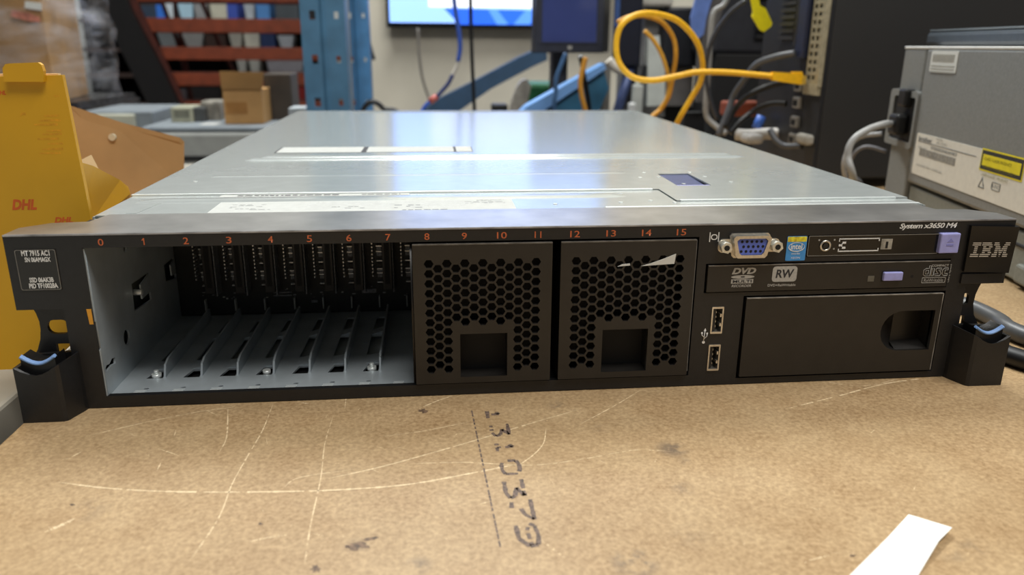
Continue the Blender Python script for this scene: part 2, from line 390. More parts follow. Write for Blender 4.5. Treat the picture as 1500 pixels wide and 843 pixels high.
def rail(i, x):
    t = MB()
    t.prism([(21.6, 5.6), (24.6, 11.6), (30, 13.2), (108, 13.2), (110, 5.6)], 'x', x-0.5, x+0.5)
    t.prism([(x-8.4, 5.6), (x-0.4, 5.6), (x-0.4, 7.2)], 'y', 32, 43); t.prism([(x-8.4, 5.6), (x-0.4, 5.6), (x-0.4, 8)], 'y', 75, 83)
    return t.build('guide_rail', [galvin, raised], cage, K)
r0 = rail(0, railx[0])
for x in railx[1:]:
    o = r0.copy(); C.objects.link(o); o.location.x += (x-railx[0])*K
# perforated right wall of the cage (the side of the first filler)
t = MB(); wl = MB()
hs = [circ(7+5*k, 12+4.4*j+(2.2 if k % 2 else 0), 1.9, 6) for k in range(16) for j in range(14)]
wl.plate([(2, 7), (88, 7), (88, 79), (2, 79)], hs, -0.4, 0.4, 0, 'xz')
me = bpy.data.meshes.new('t'); wl.bm.to_mesh(me); wl.bm.free()
me.transform(Matrix(((0, 1, 0, -62.6), (1, 0, 0, 0), (0, 0, 1, 0), (0, 0, 0, 1)))); t.merge(me)
t.build('cage_divider', blackB, srv, K)

# ---- backplane with its eight connectors
t = MB(); t.box(-209, -63, 118, 120, 6, 79.6)
for x in (-193.2, -175.2, -157.4, -139.2, -121.6, -104, -86.6, -69.4): t.box(x-0.35, x+0.35, 114.5, 117.9, 9, 16.4, 2)
for i in range(30): 
    x = random.uniform(-200, -68); z = random.uniform(15, 23); t.box(x, x+random.uniform(.6, 2.2), 117.2, 118.1, z, z+random.uniform(.4, .9), 1 if i % 3 else 2)
t.box(-97.5, -88.5, 116.8, 118.1, 18.0, 20.6, 1); t.box(-129, -125.5, 116.8, 118.1, 12.5, 14, 1); t.box(-152, -141, 117, 118.1, 19.2, 20.0, 1); t.box(-152, -141, 117, 118.1, 17.2, 18.0, 1)
bp = t.build('backplane', [pcb, chipg, mat('guide_pin_grey', (165, 168, 165), 0.5, noise=(300, 0.05))], srv, K)
def connector(x):
    t = MB()
    t.box(x-1.2, x+4.6, 106, 118, 23, 78, 0, 0.3); t.box(x+0.2, x+3.2, 105.9, 106.2, 27, 76, 1)     # slot body
    t.box(x+4.8, x+5.5, 108, 118, 21, 78.5, 2)                                                    # grey latch edge
    rr = random.Random(3)
    for k in range(20): t.box(x-7.9, x-7.3, 112.4, 118, 30+2.3*k, 31.0+2.3*k, 3)                      # pin row
    t.box(x-7.9, x-7.4, 112.6, 118, 66, 78, 2)
    z = 24.0
    for k in range(15):
        h = rr.choice((1.2, 1.8, 2.6)); t.box(x-4.9, x-1.9, 115.4, 118, z, z+h, 2 if k % 3 else 1)
        t.box(x-5.2, x-1.6, 115.2, 117.9, z+h, z+h+0.5, 3); z += h+rr.choice((0.9, 1.6, 3.4))
        if z > 74: break
    return t.build('drive_connector', [black, dark, chipg, tin], bp, K)
c0 = connector(-188.6)
for i in range(1, 8):
    o = c0.copy(); C.objects.link(o); o.location.x += i*17.75*K

# ---- the two honeycomb filler panels
def filler():
    t = MB(); cx = -28.5; holes = []
    for c in range(13):
        n = (12, 11)[c % 2] if c < 3 or c > 9 else (7, 6)[c % 2]
        for k in range(n):
            x = -54.2+4.28*c; z = 69.1-4.93*k-(2.465 if c % 2 else 0)
            holes.append([(x+2.32*math.cos(a*math.pi/3), z+2.26*math.sin(a*math.pi/3)) for a in range(6)])
    holes.append(rect(-39.8, -16.6, 10.4, 33.2))
    t.plate(rrect(-61.8, 5.0, 7.2, 78.7, 0.5), holes, -1.6, 1.0)
    t.box(-61.6, -60.6, 1, 60, 7.4, 78.5); t.box(3.8, 4.8, 1, 60, 7.4, 78.5); t.box(-60.6, 3.8, 1, 60, 77.5, 78.5); t.box(-60.6, 3.8, 1, 60, 7.4, 8.4)
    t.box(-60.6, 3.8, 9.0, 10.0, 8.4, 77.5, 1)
    # finger pocket
    t.box(-40.6, -39.8, 1, 9, 9.6, 34, 0); t.box(-16.6, -15.8, 1, 9, 9.6, 34, 0); t.box(-40.6, -15.8, 1, 9, 33.2, 34, 0)
    t.box(-39.8, -16.6, 0.6, 9, 9.6, 10.3)
    t.box(-61.7, 4.9, -1.75, -0.6, 78.2, 78.75, 2)  # light on the top edge, painted as a paler strip
    return t.build('filler_panel', [blackB, dark, mat('filler_highlight', (92, 88, 82), 0.45, noise=(200, 0.2))], srv, K)
f0 = filler()
f1 = f0.copy(); C.objects.link(f1); f1.location.x += 70.9*K
t = MB()
t.prism([(49.0, 66.0), (65.2, 66.8), (65.8, 71.8), (60, 69.5), (54, 67.4)], 'y', -2.0, -1.65); t.prism([(37.0, 66.0), (43.2, 66.4), (43.0, 67.4), (39.5, 67.1)], 'y', -2.0, -1.65)
o = t.build('torn_sticker', white, srv, K); o['label'] = 'torn remnant of a white sticker'
t = MB(); t.prism([(75.0, 9), (76.6, 9), (76.4, 22), (75.6, 24)], 'y', -0.6, 0.2); t.box(76.2, 76.6, -0.3, 0.2, 20, 78, 0)
t.build('edge_gasket', mat('grey_gasket', (120, 118, 114), 0.5, noise=(200, 0.2)), srv, K)
t = MB(); t.hull([(-211.6, 0.2, 43), (-209.9, 0.2, 43), (-209.9, 0.2, 50.5), (-212.0, 0.2, 50.5)], [(-211.6, -.12, 43), (-209.9, -.12, 43), (-209.9, -.12, 50.5), (-212.0, -.12, 50.5)])
t.build('carton_sliver', mat('sliver_amber', (214, 150, 40), 0.5, noise=(200, 0.05)), srv, K)  # stands for the yellow carton glimpsed through the slot

# ---- optical drive
t = MB(); t.box(82.9, 210.2, -1.0, 30, 51.2, 65.2, 0, 0.35)
t.box(83.1, 210.0, -1.15, -0.4, 64.75, 65.2, 1)  # paler strip along the drive's top edge
t.cyl((190.6, -1.1, 57.1), (190.6, -0.8, 57.1), 0.75, 12, 2)
od = t.build('optical_drive', [blackB, mat('pale_drive_edge', (118, 114, 108), 0.4, noise=(200, 0.2)), dark], srv, K)
t = MB(); t.box(174.6, 184.8, -2.6, 0, 55.4, 59.9, 0, 0.5, 3); o = t.build('eject_button', lilac, od, K); o['label'] = 'lilac rectangular eject button'
t = MB(); t.box(174.0, 185.4, -1.05, -0.95, 54.7, 60.5); t.build('button_well', dark, od, K)
t = MB(); t.box(166.8, 170.2, -1.25, -0.9, 55.0, 57.9); t.build('activity_lamp', mat('smoked_lens', (95, 92, 82), 0.4, noise=(300, 0.1)), od, K)
t = MB(); F = front(-1.12)
t.text('DVD', (95.2, 107.6, 60.4, 63.7), F, shear=0.25, bold=0.05)
t.plate(circ(101, 59.0, 6.0, 28, 0.95), [circ(101, 59.0, 1.2, 12, 0.35)], -1.16, -1.08)
t.plate(rect(95.2, 106.6, 55.6, 57.8), [], -1.14, -1.06)
t.text('RECORDER', (95.6, 105.8, 53.7, 55.0), F, shear=0.2, bold=0.02)
t.build('dvd_multi_mark', silver, od, K); t = MB()
t.plate(rrect(116.2, 129.0, 56.0, 64.0, 1.6), [], -1.14, -1.06)
t.text('DVD+ReWritable', (114.4, 129.0, 53.6, 54.9), F, bold=0.02)
t.build('rewritable_mark', silver, od, K); t = MB()
# compact disc mark: outlined letters drawn as strokes
def stroke(mbd, pts, r=0.17): mbd.tube([(x, -1.12, z) for x, z in pts], r, 5, 0, False)
def outl(mbd, poly): stroke(mbd, poly+[poly[0]])
o_ = 196.4
outl(t, [(o_+1, 57.2), (o_, 58), (o_, 60.4), (o_+1.2, 61.2), (o_+2.8, 61.2), (o_+2.8, 62.6), (o_+3.8, 62.6), (o_+3.8, 57.2)])
outl(t, [(o_+1.2, 58.2), (o_+1.2, 60.2), (o_+2.6, 60.2), (o_+2.6, 58.2)])
outl(t, [(o_+4.5, 57.2), (o_+4.5, 61.2), (o_+5.6, 61.2), (o_+5.6, 57.2)])
outl(t, [(o_+6.3, 57.2), (o_+9.0, 57.2), (o_+9.6, 58.4), (o_+9.0, 59.5), (o_+7.8, 60.2), (o_+9.5, 60.2), (o_+9.5, 61.2), (o_+7.0, 61.2), (o_+6.4, 60.3), (o_+7.2, 59.2), (o_+8.2, 58.2), (o_+6.3, 58.2)])
outl(t, [(o_+13.2, 57.2), (o_+11, 57.2), (o_+10.2, 58.2), (o_+10.2, 60.3), (o_+11.2, 61.2), (o_+13.2, 61.2), (o_+13.2, 60.2), (o_+11.6, 60.2), (o_+11.6, 58.2), (o_+13.2, 58.2)])
t.text('COMPACT', (o_+3.9, o_+13.2, 62.0, 63.2), F, bold=0.02)
t.plate(rrect(o_-0.2, o_+12.6, 53.4, 56.4, 0.4), [rrect(o_+0.05, o_+12.35, 53.65, 56.15, 0.3)], -1.16, -1.08)
t.text('ReWritable', (o_+1, o_+11.4, 54.0, 55.7), F)
t.text('Ultra Speed', (-63.4+0.3, -53.6, 0, 1.1), Matrix(((0, 1, 0, o_+13.9), (0, 0, -1, -1.12), (-1, 0, 0, 0), (0, 0, 0, 1))) @ Matrix.Rotation(math.pi, 4, 'Z') @ Matrix.Translation((116.7, -1.1, 0)))
t.build('compact_disc_mark', silver, od, K)
t = MB(); t.text('RW', (118.0, 127.4, 58.0, 62.4), front(-1.2), bold=0.03, shear=0.1); t.build('rw_letters', inkdk, od, K)
t = MB(); t.text('MULTI', (96, 105.8, 55.95, 57.45), front(-1.2), bold=0.03); t.build('multi_letters', inkdk, od, K)

# ---- blank bay cover with the thumb scoop
t = MB(); zc, R_ = 27.6, 11.0; pts = []
for i in range(13):
    a = math.radians(90+180*i/12); pts.append((189.2+R_*math.cos(a), zc+R_*math.sin(a)))
hole = pts+[(206.6, 16.6), (206.6, 38.6)]
t.plate(rrect(104.2, 209.6, 4.8, 47.8, 0.6), [hole], -1.2, 2)
t.box(104.2, 209.4, 26, 27, 4.8, 47.6)
vb = [t.bm.verts.new((189.0, 6.5, zc+(p[1]-zc)*0.98)) for p in pts]; va = [t.bm.verts.new((p[0], -0.6, p[1])) for p in pts]
for i in range(12): t.bm.faces.new((va[i], va[i+1], vb[i+1], vb[i])).smooth = True
t.hull([(189.0, 6.5, 16), (207, 9, 16), (207, 9, 39.2), (189, 6.5, 39.2)], [(189.0, 8, 16), (207, 10, 16), (207, 10, 39.2), (189, 8, 39.2)]); t.box(188.6, 207.2, 0.5, 9, 38.6, 39.2); t.box(206.6, 207.2, 0.5, 9, 16, 39.2)
t.hull([(188.6, 0.5, 16.0), (207.2, 0.5, 16.0), (207.2, 9, 18.5), (188.6, 6.5, 18.5)], [(188.6, 0.5, 16.6), (207.2, 0.5, 16.6), (207.2, 9, 19.2), (188.6, 6.5, 19.2)])
t.box(104.4, 209.4, -1.35, -0.5, 47.4, 47.85, 1); t.box(209.2, 209.65, -1.35, -0.5, 5, 47.6, 1)  # paler strips along the top and right edges
t.build('bay_cover', [blackB, mat('pale_cover_edge', (128, 124, 117), 0.4, noise=(150, 0.3))], srv, K)

# ---- operator panel with its release tab
t = MB(); t.box(133.4, 202.6, -0.2, 10, 68.7, 79.1, 0, 0.3); t.plate(rrect(133.4, 202.6, 68.7, 79.1, 0.6), [rrect(133.7, 202.3, 69.0, 78.8, 0.5)], -0.36, -0.16, 1)
op = t.build('operator_panel', [gloss, dimpr], srv, K)
t = MB(); t.tube([(142.4+2.4*math.cos(a*math.pi/8), -0.5, 74+2.4*math.sin(a*math.pi/8)) for a in range(17)], 0.55, 8); t.cyl((142.4, -0.9, 74), (142.4, 0, 74), 1.3, 16, 1); t.build('power_button', [nickel, black], op, K)
t = MB()
for z in (71.0, 77.3):
    t.box(149.2, 170.6, -0.5, -0.35, z-0.25, z+0.25); s_ = 1 if z < 74 else -1
    for x in (149.2, 170.1): t.box(x, x+0.5, -0.5, -0.35, min(z, z+s_*1.3), max(z, z+s_*1.3))
for x, z in ((151.4, 75.4), (149.6, 74.1), (151.4, 72.8)): t.box(x-0.2, x+1.6, -0.5, -0.35, z-0.5, z+0.5)
t.tube([(150.5, -0.42, 74.1), (151.6, -0.42, 75.4)], 0.15, 5, 0, False); t.tube([(150.5, -0.42, 74.1), (151.6, -0.42, 72.8)], 0.15, 5, 0, False)
t.build('status_marks', whitep, op, K)
t = MB(); t.box(171.6, 177.4, -0.6, -0.2, 71.6, 76.9, 0); t.box(174.0, 175.2, -0.75, -0.5, 72.2, 75.6, 1); t.build('status_window', [mat('smoked_window', (150, 146, 135), 0.3, noise=(300, 0.2)), dark], op, K)
t = MB()
for x, z in ((138.4, 76.6), (146.4, 76.6), (146.6, 72)): t.box(x, x+0.8, -0.5, -0.35, z, z+0.7)
t.build('status_dots', silver, op, K)
t = MB(); t.box(201.9, 212.2, -2.6, 5, 69.3, 79.6, 0, 0.6, 3); rt = t.build('release_tab', lilac, srv, K); rt['label'] = 'lilac release tab of the operator panel'
t = MB(); t.prism([(205.2, 75.2), (208.8, 75.2), (207, 77.2)], 'y', -2.7, -2.6); t.box(205.2, 208.8, -2.75, -2.6, 73.2, 74.1); t.build('tab_arrow', mat('lilac_dark', (130, 132, 196), 0.45, noise=(300, 0.05)), rt, K)

# ---- processor sticker
t = MB(); t.prism(rrect(122.4, 132.6, 66.6, 79.1, 0.5), 'y', -0.3, 0, 0); t.prism(rrect(122.6, 132.4, 76.3, 78.9, 0.4), 'y', -0.36, -0.28, 1)
sk = t.build('processor_sticker', [st_blue, st_yel], srv, K); sk['label'] = 'blue processor sticker with a yellow top band'
t = MB(); F = front(-0.42)
t.text('intel', (124.6, 130.4, 72.4, 75.4), F, bold=0.02); t.plate(circ(127.5, 73.6, 4.2, 28, 2.4), [circ(127.6, 73.7, 3.9, 28, 2.05)], -0.45, -0.37)
t.text('inside', (125.3, 129.6, 69.8, 70.9), F); t.text('XEON', (125.1, 129.9, 67.6, 68.6), F); t.build('sticker_print', whitep, sk, K)

# ---- ports
def usb():
    t = MB(); t.plate(rrect(87.0, 93.2, 28.9, 43.3, 0.4), [rect(87.7, 92.5, 29.9, 42.3)], -0.5, 10)
    t.box(88.0, 89.6, 0.5, 9, 30.3, 42.0, 1, 0.1); t.box(87.6, 92.6, 9, 9.6, 29.5, 42.8, 1)
    for z in (32.5, 35, 37.5, 40): t.box(89.6, 90.0, 1, 9, z-0.5, z+0.5, 0)
    t.box(91.6, 92.4, -0.2, 4, 32.8, 34.4, 0); t.box(91.6, 92.4, -0.2, 4, 37.8, 39.4, 0)
    return t.build('usb_port', [nickel, black], srv, K)
u0 = usb(); u1 = u0.copy(); C.objects.link(u1); u1.location.z -= 20.4*K
t = MB()
def dsh(x0, x1, z0, z1, cut=1.6, r=1.2): return [(x0, z1-r), (x0+r, z1), (x1-r, z1), (x1, z1-r), (x1-cut, z0+r), (x1-cut-r, z0), (x0+cut+r, z0), (x0+cut, z0+r)]
t.plate(dsh(93.4, 112.6, 69.4, 80.6), [dsh(95.2, 110.9, 70.9, 79.2)], -4.2, 1, 0)
t.plate(rrect(87, 118.4, 71.6, 78.4, 2.4), [rect(96, 110, 72, 78)], -0.8, 0, 0)
t.plate(dsh(92.6, 113.2, 68.8, 81.2), [dsh(93.4, 112.6, 69.4, 80.6)], -0.9, 0.2, 0)
vp = t.build('video_port', nickel, srv, K)
t = MB(); t.prism(dsh(95.3, 110.8, 71.0, 79.1), 'y', -3.4, 0, 0)
for row, (z, x0) in enumerate(((77.6, 98.0), (75.1, 98.9), (72.7, 97.9))):
    for k in range(5): t.cyl((x0+2.45*k, -3.5, z), (x0+2.45*k, -3.3, z), 0.72, 10, 1)
o = t.build('port_insert', [vgablue, dark], vp, K); o['label'] = 'blue insert with fifteen pin holes'
for x in (89.9, 115.6):
    t = MB(); t.cyl((x, -5.2, 75), (x, 0, 75), 2.9, 6); t.cyl((x, -5.4, 75), (x, -5.1, 75), 1.4, 12, 1); t.build('port_screw', [zinc, dark], vp, K)

# ---- sheet metal: chassis, rear lid and front cover strip
t = MB()
t.box(-220.8, -219.8, 42, 683, 0.6, 85.0); t.box(219.8, 220.8, 42, 683, 0.6, 85.0); t.box(-220.8, 220.8, 682, 683, 0.6, 85.0); t.box(-219.8, 219.8, 41, 682, 0.6, 1.6)
t.box(-219.8, 219.8, 40.5, 42, 80.6, 84.2)
t.build('chassis', galv, srv, K)
t = MB()
lidp = [(-220.9, 95.6), (84.4, 95.6), (84.4, 59.4), (220.9, 59.4), (220.9, 683.5), (-220.9, 683.5)]
t.plate(lidp, [[(99.2, 106.5), (121.0, 106.5), (121.0, 152.5), (99.8, 152.5)]], 85.1, 86.1, 0, 'xy')
def ridge(x0, x1, y0, y1, h, z=86.05, mi=0, sl=0.35):
    n = 7; A = []; 
    for e, xx in ((1, x0), (0, x0+(y1-y0)*0.7), (0, x1-(y1-y0)*0.7), (1, x1)):
        A.append([t.bm.verts.new((xx, y0+(y1-y0)*k/n, z+(0 if e else h*math.sin(math.pi*min(1, max(0, k/n)))**0.6))) for k in range(n+1)])
    for P_, Q_ in zip(A, A[1:]):
        for k in range(n):
            f = t.bm.faces.new((P_[k], Q_[k], Q_[k+1], P_[k+1])); f.smooth = True; f.material_index = mi
ridge(-188.5, 192, 230, 239, 1.3); ridge(-180, 187, 243, 251, 1.3)
ridge(-194, 80, 155, 163, 0.35)
t.box(-220.6, 80.5, 94.6, 96.4, 85.4, 86.6, 1, 0.5, 4); t.box(86, 213.5, 58.4, 60.4, 85.4, 86.7, 1, 0.5, 4)  # paler steel puts the edge highlight into both lips
t.box(-150, 190, 662, 668, 86.0, 86.9, 2)
for x, y in ((92, 158), (97, 140), (105, 112), (124, 158), (128, 139), (138, 118), (84, 138), (-198, 140)): t.cyl((x, y, 86.0), (x, y, 86.35), 1.3, 10, 1)
lid = t.build('top_lid', [galv, raised, mat('lid_slot', (150, 156, 160), 0.4, 0.3, noise=(60, 0.05))], srv, K)
t = MB(); t.box(98.6, 121.6, 106, 153, 79.6, 80.2, 0); t.hull([(99.6, 117, 82), (120.6, 117, 82), (120.6, 152, 82), (99.6, 152, 82)], [(99.6, 117, 84.2), (120.6, 117, 84.2), (120.6, 152, 85.4), (99.6, 152, 85.4)], 0)
t.box(99.6, 120.6, 106.8, 109, 83.6, 86.0, 1, 0.4)
t.build('lid_latch', [mat('indigo_plastic', (62, 70, 108), 0.4, noise=(200, 0.08)), lilac], lid, K)
t = MB()
t.plate([(-219.5, 42.2), (219.5, 42.2), (219.5, 58.6), (83.6, 58.6), (83.6, 94.8), (-219.5, 94.8)], [], 84.6, 85.6, 0, 'xy')
ridge(-212, 60, 73, 87, 1.0, 85.55)
t.box(40, 218, 42.6, 45.0, 85.2, 86.4, 1, 0.5, 4); t.prism([(-206, 46), (-201, 46), (-196, 84), (-203, 84)], 'z', 85.55, 85.8, 0)
for x, y in ((15, 56), (52, 58), (70, 62), (82, 56)): t.cyl((x, y, 85.5), (x, y, 85.9), 1.3, 10, 1)
fc = t.build('front_cover', [galv, raised], srv, K)
def micro(t, x0, x1, y0, y1, z, rows, fill=0.75, seed=1, h=0.5):
    """unreadably small printed lines"""
    rr = random.Random(seed)
    for i in range(rows):
        y = y0+(y1-y0)*(i+0.5)/rows; x = x0
        while x < x1:
            w = rr.uniform(1.2, 4.2)
            if rr.random() < fill: t.face([(x, y-h/2*(y1-y0)/rows, z), (min(x+w, x1), y-h/2*(y1-y0)/rows, z), (min(x+w, x1), y+h/2*(y1-y0)/rows, z), (x, y+h/2*(y1-y0)/rows, z)])
            x += w+rr.uniform(0.5, 1.4)
t = MB(); t.box(-166, -7.5, 43, 72.6, 85.55, 85.72); l1 = t.build('specification_label', cover_white, fc, K)
t = MB(); micro(t, -158, -136, 50, 66, 85.76, 6, .45, 1, .3); micro(t, -105, -84, 50, 62, 85.76, 3, .5, 2, .3); micro(t, -72, -54, 50, 60, 85.76, 3, .6, 3, .5); micro(t, -34, -12, 60, 71, 85.76, 5, .6, 4, .35)
micro(t, -72, -40, 44, 47, 85.76, 1, .8, 6, .6); t.build('fine_print', print_, l1, K)
t = MB(); micro(t, -118, -34, 50, 70, 85.755, 8, .9, 5, .3); t.build('faint_print', mat('faint_print', (188, 190, 188), 0.6, noise=(300, 0.1)), l1, K)
t = MB(); t.box(-171, -65, 88.2, 94.4, 85.55, 85.72); l2 = t.build('strip_label', cover_white, fc, K)
t = MB(); micro(t, -164, -104, 89.6, 93, 85.78, 1, .95, 8, .8); t.build('fine_print', inkdk, l2, K); t = MB(); micro(t, -92, -70, 90, 92.6, 85.78, 1, .95, 9, .7); t.build('fine_print', inkdk, l2, K)
t = MB(); t.box(-175, -18.2, 272, 307.5, 86.05, 86.2, 1)
for x0, x1 in ((-173.5, -107.5), (-103.5, -33.5), (-31.5, -18.8)): t.box(x0, x1, 273, 306.5, 86.15, 86.3, 0)
l3 = t.build('service_label', [cover_white, inkdk], lid, K)
t = MB(); micro(t, -28, -22, 280, 300, 86.34, 3, .7, 12, .6); t.build('fine_print', mat('beige_print', (205, 196, 176), 0.6, noise=(200, 0.1)), l3, K)
# ================================================================== the bench, the board and the small things near the camera
FLOOR = -0.86
wb = thing('workbench', 'workbench topped with scratched brown fibreboard stencilled 1310379, under the server', 'workbench', (0.4, 0.2, FLOOR))
t = MB(); t.box(-0.2425, 1.25, -0.75, 0.86, -0.018, 0.0, 0, 0.0008)
brd = t.build('board_top', mdf, wb)
steel_grey = mat('bench_steel', (92, 96, 100), 0.5, 0.3, noise=(30, 0.08))
for x in (-0.2, 1.2):
    for y in (-0.7, 0.8):
        t = MB(); t.box(x-0.025, x+0.025, y-0.025, y+0.025, FLOOR, -0.06); t.build('leg', steel_grey, wb)
t = MB(); t.box(-0.23, 1.23, -0.73, -0.69, -0.06, -0.018); t.box(-0.23, 1.23, 0.79, 0.83, -0.06, -0.018); t.box(-0.23, -0.19, -0.7, 0.8, -0.06, -0.018); t.box(1.19, 1.23, -0.7, 0.8, -0.06, -0.018)
t.build('frame', steel_grey, wb)
# stencilled number, read from the left end of the board: tops of the digits to +x
ink = mat('stencil_ink', (92, 76, 66), 0.6, noise=(700, 0.35))
t = MB(); rnd = random.Random(5)
def strokes(pl, c, w, h, th=0.0009):
    """pl: polylines in 0..1 glyph space, c: (x,y) baseline start on board. glyph u runs towards the camera, v towards +x"""
    for p in pl:
        for (u0, v0), (u1, v1) in zip(p, p[1:]):
            a = Vector((c[0]+v0*h+c[2]*u0, c[1]-u0*w, 0)); bb = Vector((c[0]+v1*h+c[2]*u1, c[1]-u1*w, 0))
            L_ = (bb-a).length; n = max(1, int(L_/0.0016)); d = (bb-a)/n
            nn = Vector((-d.y, d.x, 0)).normalized()
            for k in range(n):
                if rnd.random() < 0.07: continue
                s0 = a+d*(k+0.02); s1 = a+d*(k+0.99); w_ = th*rnd.uniform(0.75, 1.15)
                zz = Vector((0, 0, 0.00006))
                t.face([s0-nn*w_+zz, s1-nn*w_+zz, s1+nn*w_+zz, s0+nn*w_+zz])
G = {'1': [[(.3, .75), (.5, 1), (.5, 0)], [(.15, 0), (.85, 0)]], '3': [[(0, .95), (.9, .95), (.45, .6), (.9, .45), (1, .2), (.7, 0), (.1, 0)]],
     '0': [[(.1, .15), (.1, .85), (.35, 1), (.7, 1), (.95, .85), (.95, .15), (.7, 0), (.35, 0), (.1, .15)]], '7': [[(0, 1), (1, 1), (.75, .6), (.45, .45)], [(.1, .05), (.4, .0)]],
     '9': [[(.05, 0), (.65, .05), (1, .5), (.95, .9), (.55, 1), (.1, .9), (0, .65), (.3, .5), (.95, .6)]]}
for ch, (py, px0, px1) in zip('1310379', ((608, 714, 731), (631, 720, 746), (656, 728, 752), (685, 735, 761), (717, 740, 768), (748, 750, 780), (785, 758, 789))):
    a = at(px0, py, z=0); bb = at(px1, py, z=0)
    w = {608: .0105, 631: .0115, 656: .010, 685: .0125, 717: .0135, 748: .0135, 785: .0135}[py]
    strokes(G[ch], (a.x, a.y+w/2, 0.0), w, bb.x-a.x)
t.build('stencilled_number', ink, brd)
t = MB()
p0 = at(691, 602, z=0); p1 = at(733, 803, z=0)
d = p1-p0; n = 26; nn = Vector((-d.y, d.x, 0)).normalized()*0.00035; zz = Vector((0, 0, 0.00006))
for k in range(n):
    a = p0+d*(k/n); bb = p0+d*((k+rnd.choice((.55, .8, .9)))/n); t.face([a-nn+zz, bb-nn+zz, bb+nn+zz, a+nn+zz])
t.build('stencilled_line', ink, brd)
# pale scratches
scr = mat('scratch_pale', (212, 188, 150), 0.6, noise=(900, 0.12))
t = MB()
def scratch(pts, w=0.0004, gap=0.03):
    P = [at(x, y, z=0) for x, y in pts]; Q = []
    E = [2*P[0]-P[1]]+P+[2*P[-1]-P[-2]]
    for i in range(1, len(E)-2):
        for k in range(14):
            s = k/14; a, b_, c_, d_ = E[i-1], E[i], E[i+1], E[i+2]
            Q.append(0.5*((2*b_)+(c_-a)*s+(2*a-5*b_+4*c_-d_)*s*s+(3*b_-a-3*c_+d_)*s**3))
    Q.append(P[-1])
    for i, (a, c_) in enumerate(zip(Q, Q[1:])):
        if rnd.random() < gap: continue
        dd = (c_-a); nv = Vector((-dd.y, dd.x, 0)).normalized()*w*.72*rnd.uniform(.4, 1.3)*min(1, (i+2)/8, (len(Q)-i)/8)
        z_ = Vector((0, 0, 0.00005)); t.face([a-nv+z_, c_-nv+z_, c_+nv+z_, a+nv+z_])
scratch([(85, 707), (160, 716), (260, 721), (400, 721), (500, 718), (600, 710), (700, 692), (755, 681)], .0007, .02)
scratch([(400, 592), (385, 630), (362, 670), (340, 710), (320, 760), (280, 820)], .00038, .1)
scratch([(334, 598), (332, 640), (322, 662)], .0004); scratch([(488, 610), (476, 650), (470, 700), (455, 770), (446, 830)], .0003, .1)
scratch([(480, 702), (560, 684), (640, 662), (705, 643), (780, 620), (850, 600)], .0005, .05)
scratch([(125, 640), (210, 620), (290, 604), (350, 596)], .0004); scratch([(612, 600), (640, 588), (664, 580)], .0006)
scratch([(600, 680), (680, 678), (780, 682), (860, 672), (930, 660), (985, 662)], .0003, .2)
scratch([(800, 628), (796, 650), (780, 668), (757, 684)], .0004); scratch([(848, 623), (900, 595), (938, 572)], .0004, .1)
scratch([(560, 640), (620, 632), (690, 618)], .0003); scratch([(105, 670), (120, 662)], .0007, 0); scratch([(66, 780), (90, 770), (110, 760)], .0011, .2)
scratch([(230, 690), (236, 678)], .0005, 0); scratch([(365, 794), (395, 788), (424, 784)], .0005, .2); scratch([(508, 575), (505, 600)], .0003); scratch([(255, 640), (258, 630)], .0004)
scratch([(1188, 555), (1260, 566), (1330, 552)], .0003, .3); scratch([(1150, 600), (1230, 580), (1300, 562), (1380, 552)], .0006, .3); scratch([(440, 590), (452, 592)], .0005, 0)
scratch([(230, 657), (262, 668)], .0004, .1); scratch([(300, 600), (320, 610)], .0003); scratch([(1185, 822), (1215, 814)], .0006, .2); scratch([(415, 715), (440, 700), (520, 688)], .0003, .2)
scratch([(700, 740), (718, 735)], .0003, .1); scratch([(790, 790), (830, 820)], .0003, .3)
for _ in range(70):
    x, y = rnd.uniform(20, 1480), rnd.uniform(600, 840); a = rnd.uniform(0, 6.3); L_ = rnd.uniform(4, 18)
    scratch([(x, y), (x+L_*math.cos(a), y+L_*math.sin(a)*.5)], .00022, .2)
t.build('scratch_marks', scr, brd)
# dark scuffs
t = MB()
def blot(cx, cy, rx, ry, seed, n=18):
    r_ = random.Random(seed); ps = []
    for i in range(n):
        a = 2*math.pi*i/n; k = r_.uniform(.35, 1.1); q = at(cx+rx*k*math.cos(a), cy+ry*k*math.sin(a), z=0); ps.append((q.x, q.y, 0.00005))
    t.face(ps)
scuff = mat('scuff_brown', (98, 78, 60), 0.6, noise=(500, 0.35))
for a in ((521, 801, 20, 7, 2), (543, 790, 14, 4, 4), (463, 834, 12, 7, 9), (620, 602, 8, 4, 5), (106, 740, 5, 2, 6), (1248, 815, 7, 3, 7), (382, 768, 5, 3, 8)):
    t = MB(); blot(*a); t.build('scuff_mark', scuff, brd)

# paper strip
t = MB()
pp = [(1331, 754), (1393, 781), (1374, 800), (1345, 843), (1310, 905), (1205, 905), (1245, 843), (1300, 788)]
P = [at(x, y, z=0.0006) for x, y in pp]
t.hull([(p.x, p.y, 0.0002+0.0022*(i in (1, 2))) for i, p in enumerate(P)], [(p.x, p.y, 0.0006+0.0022*(i in (1, 2))) for i, p in enumerate(P)])
o = t.build('paper_strip', mat('paper_white', (240, 241, 236), 0.6, noise=(60, 0.01)))
tag(o, 'strip of blank white paper lying on the brown board in front of the server', 'paper')

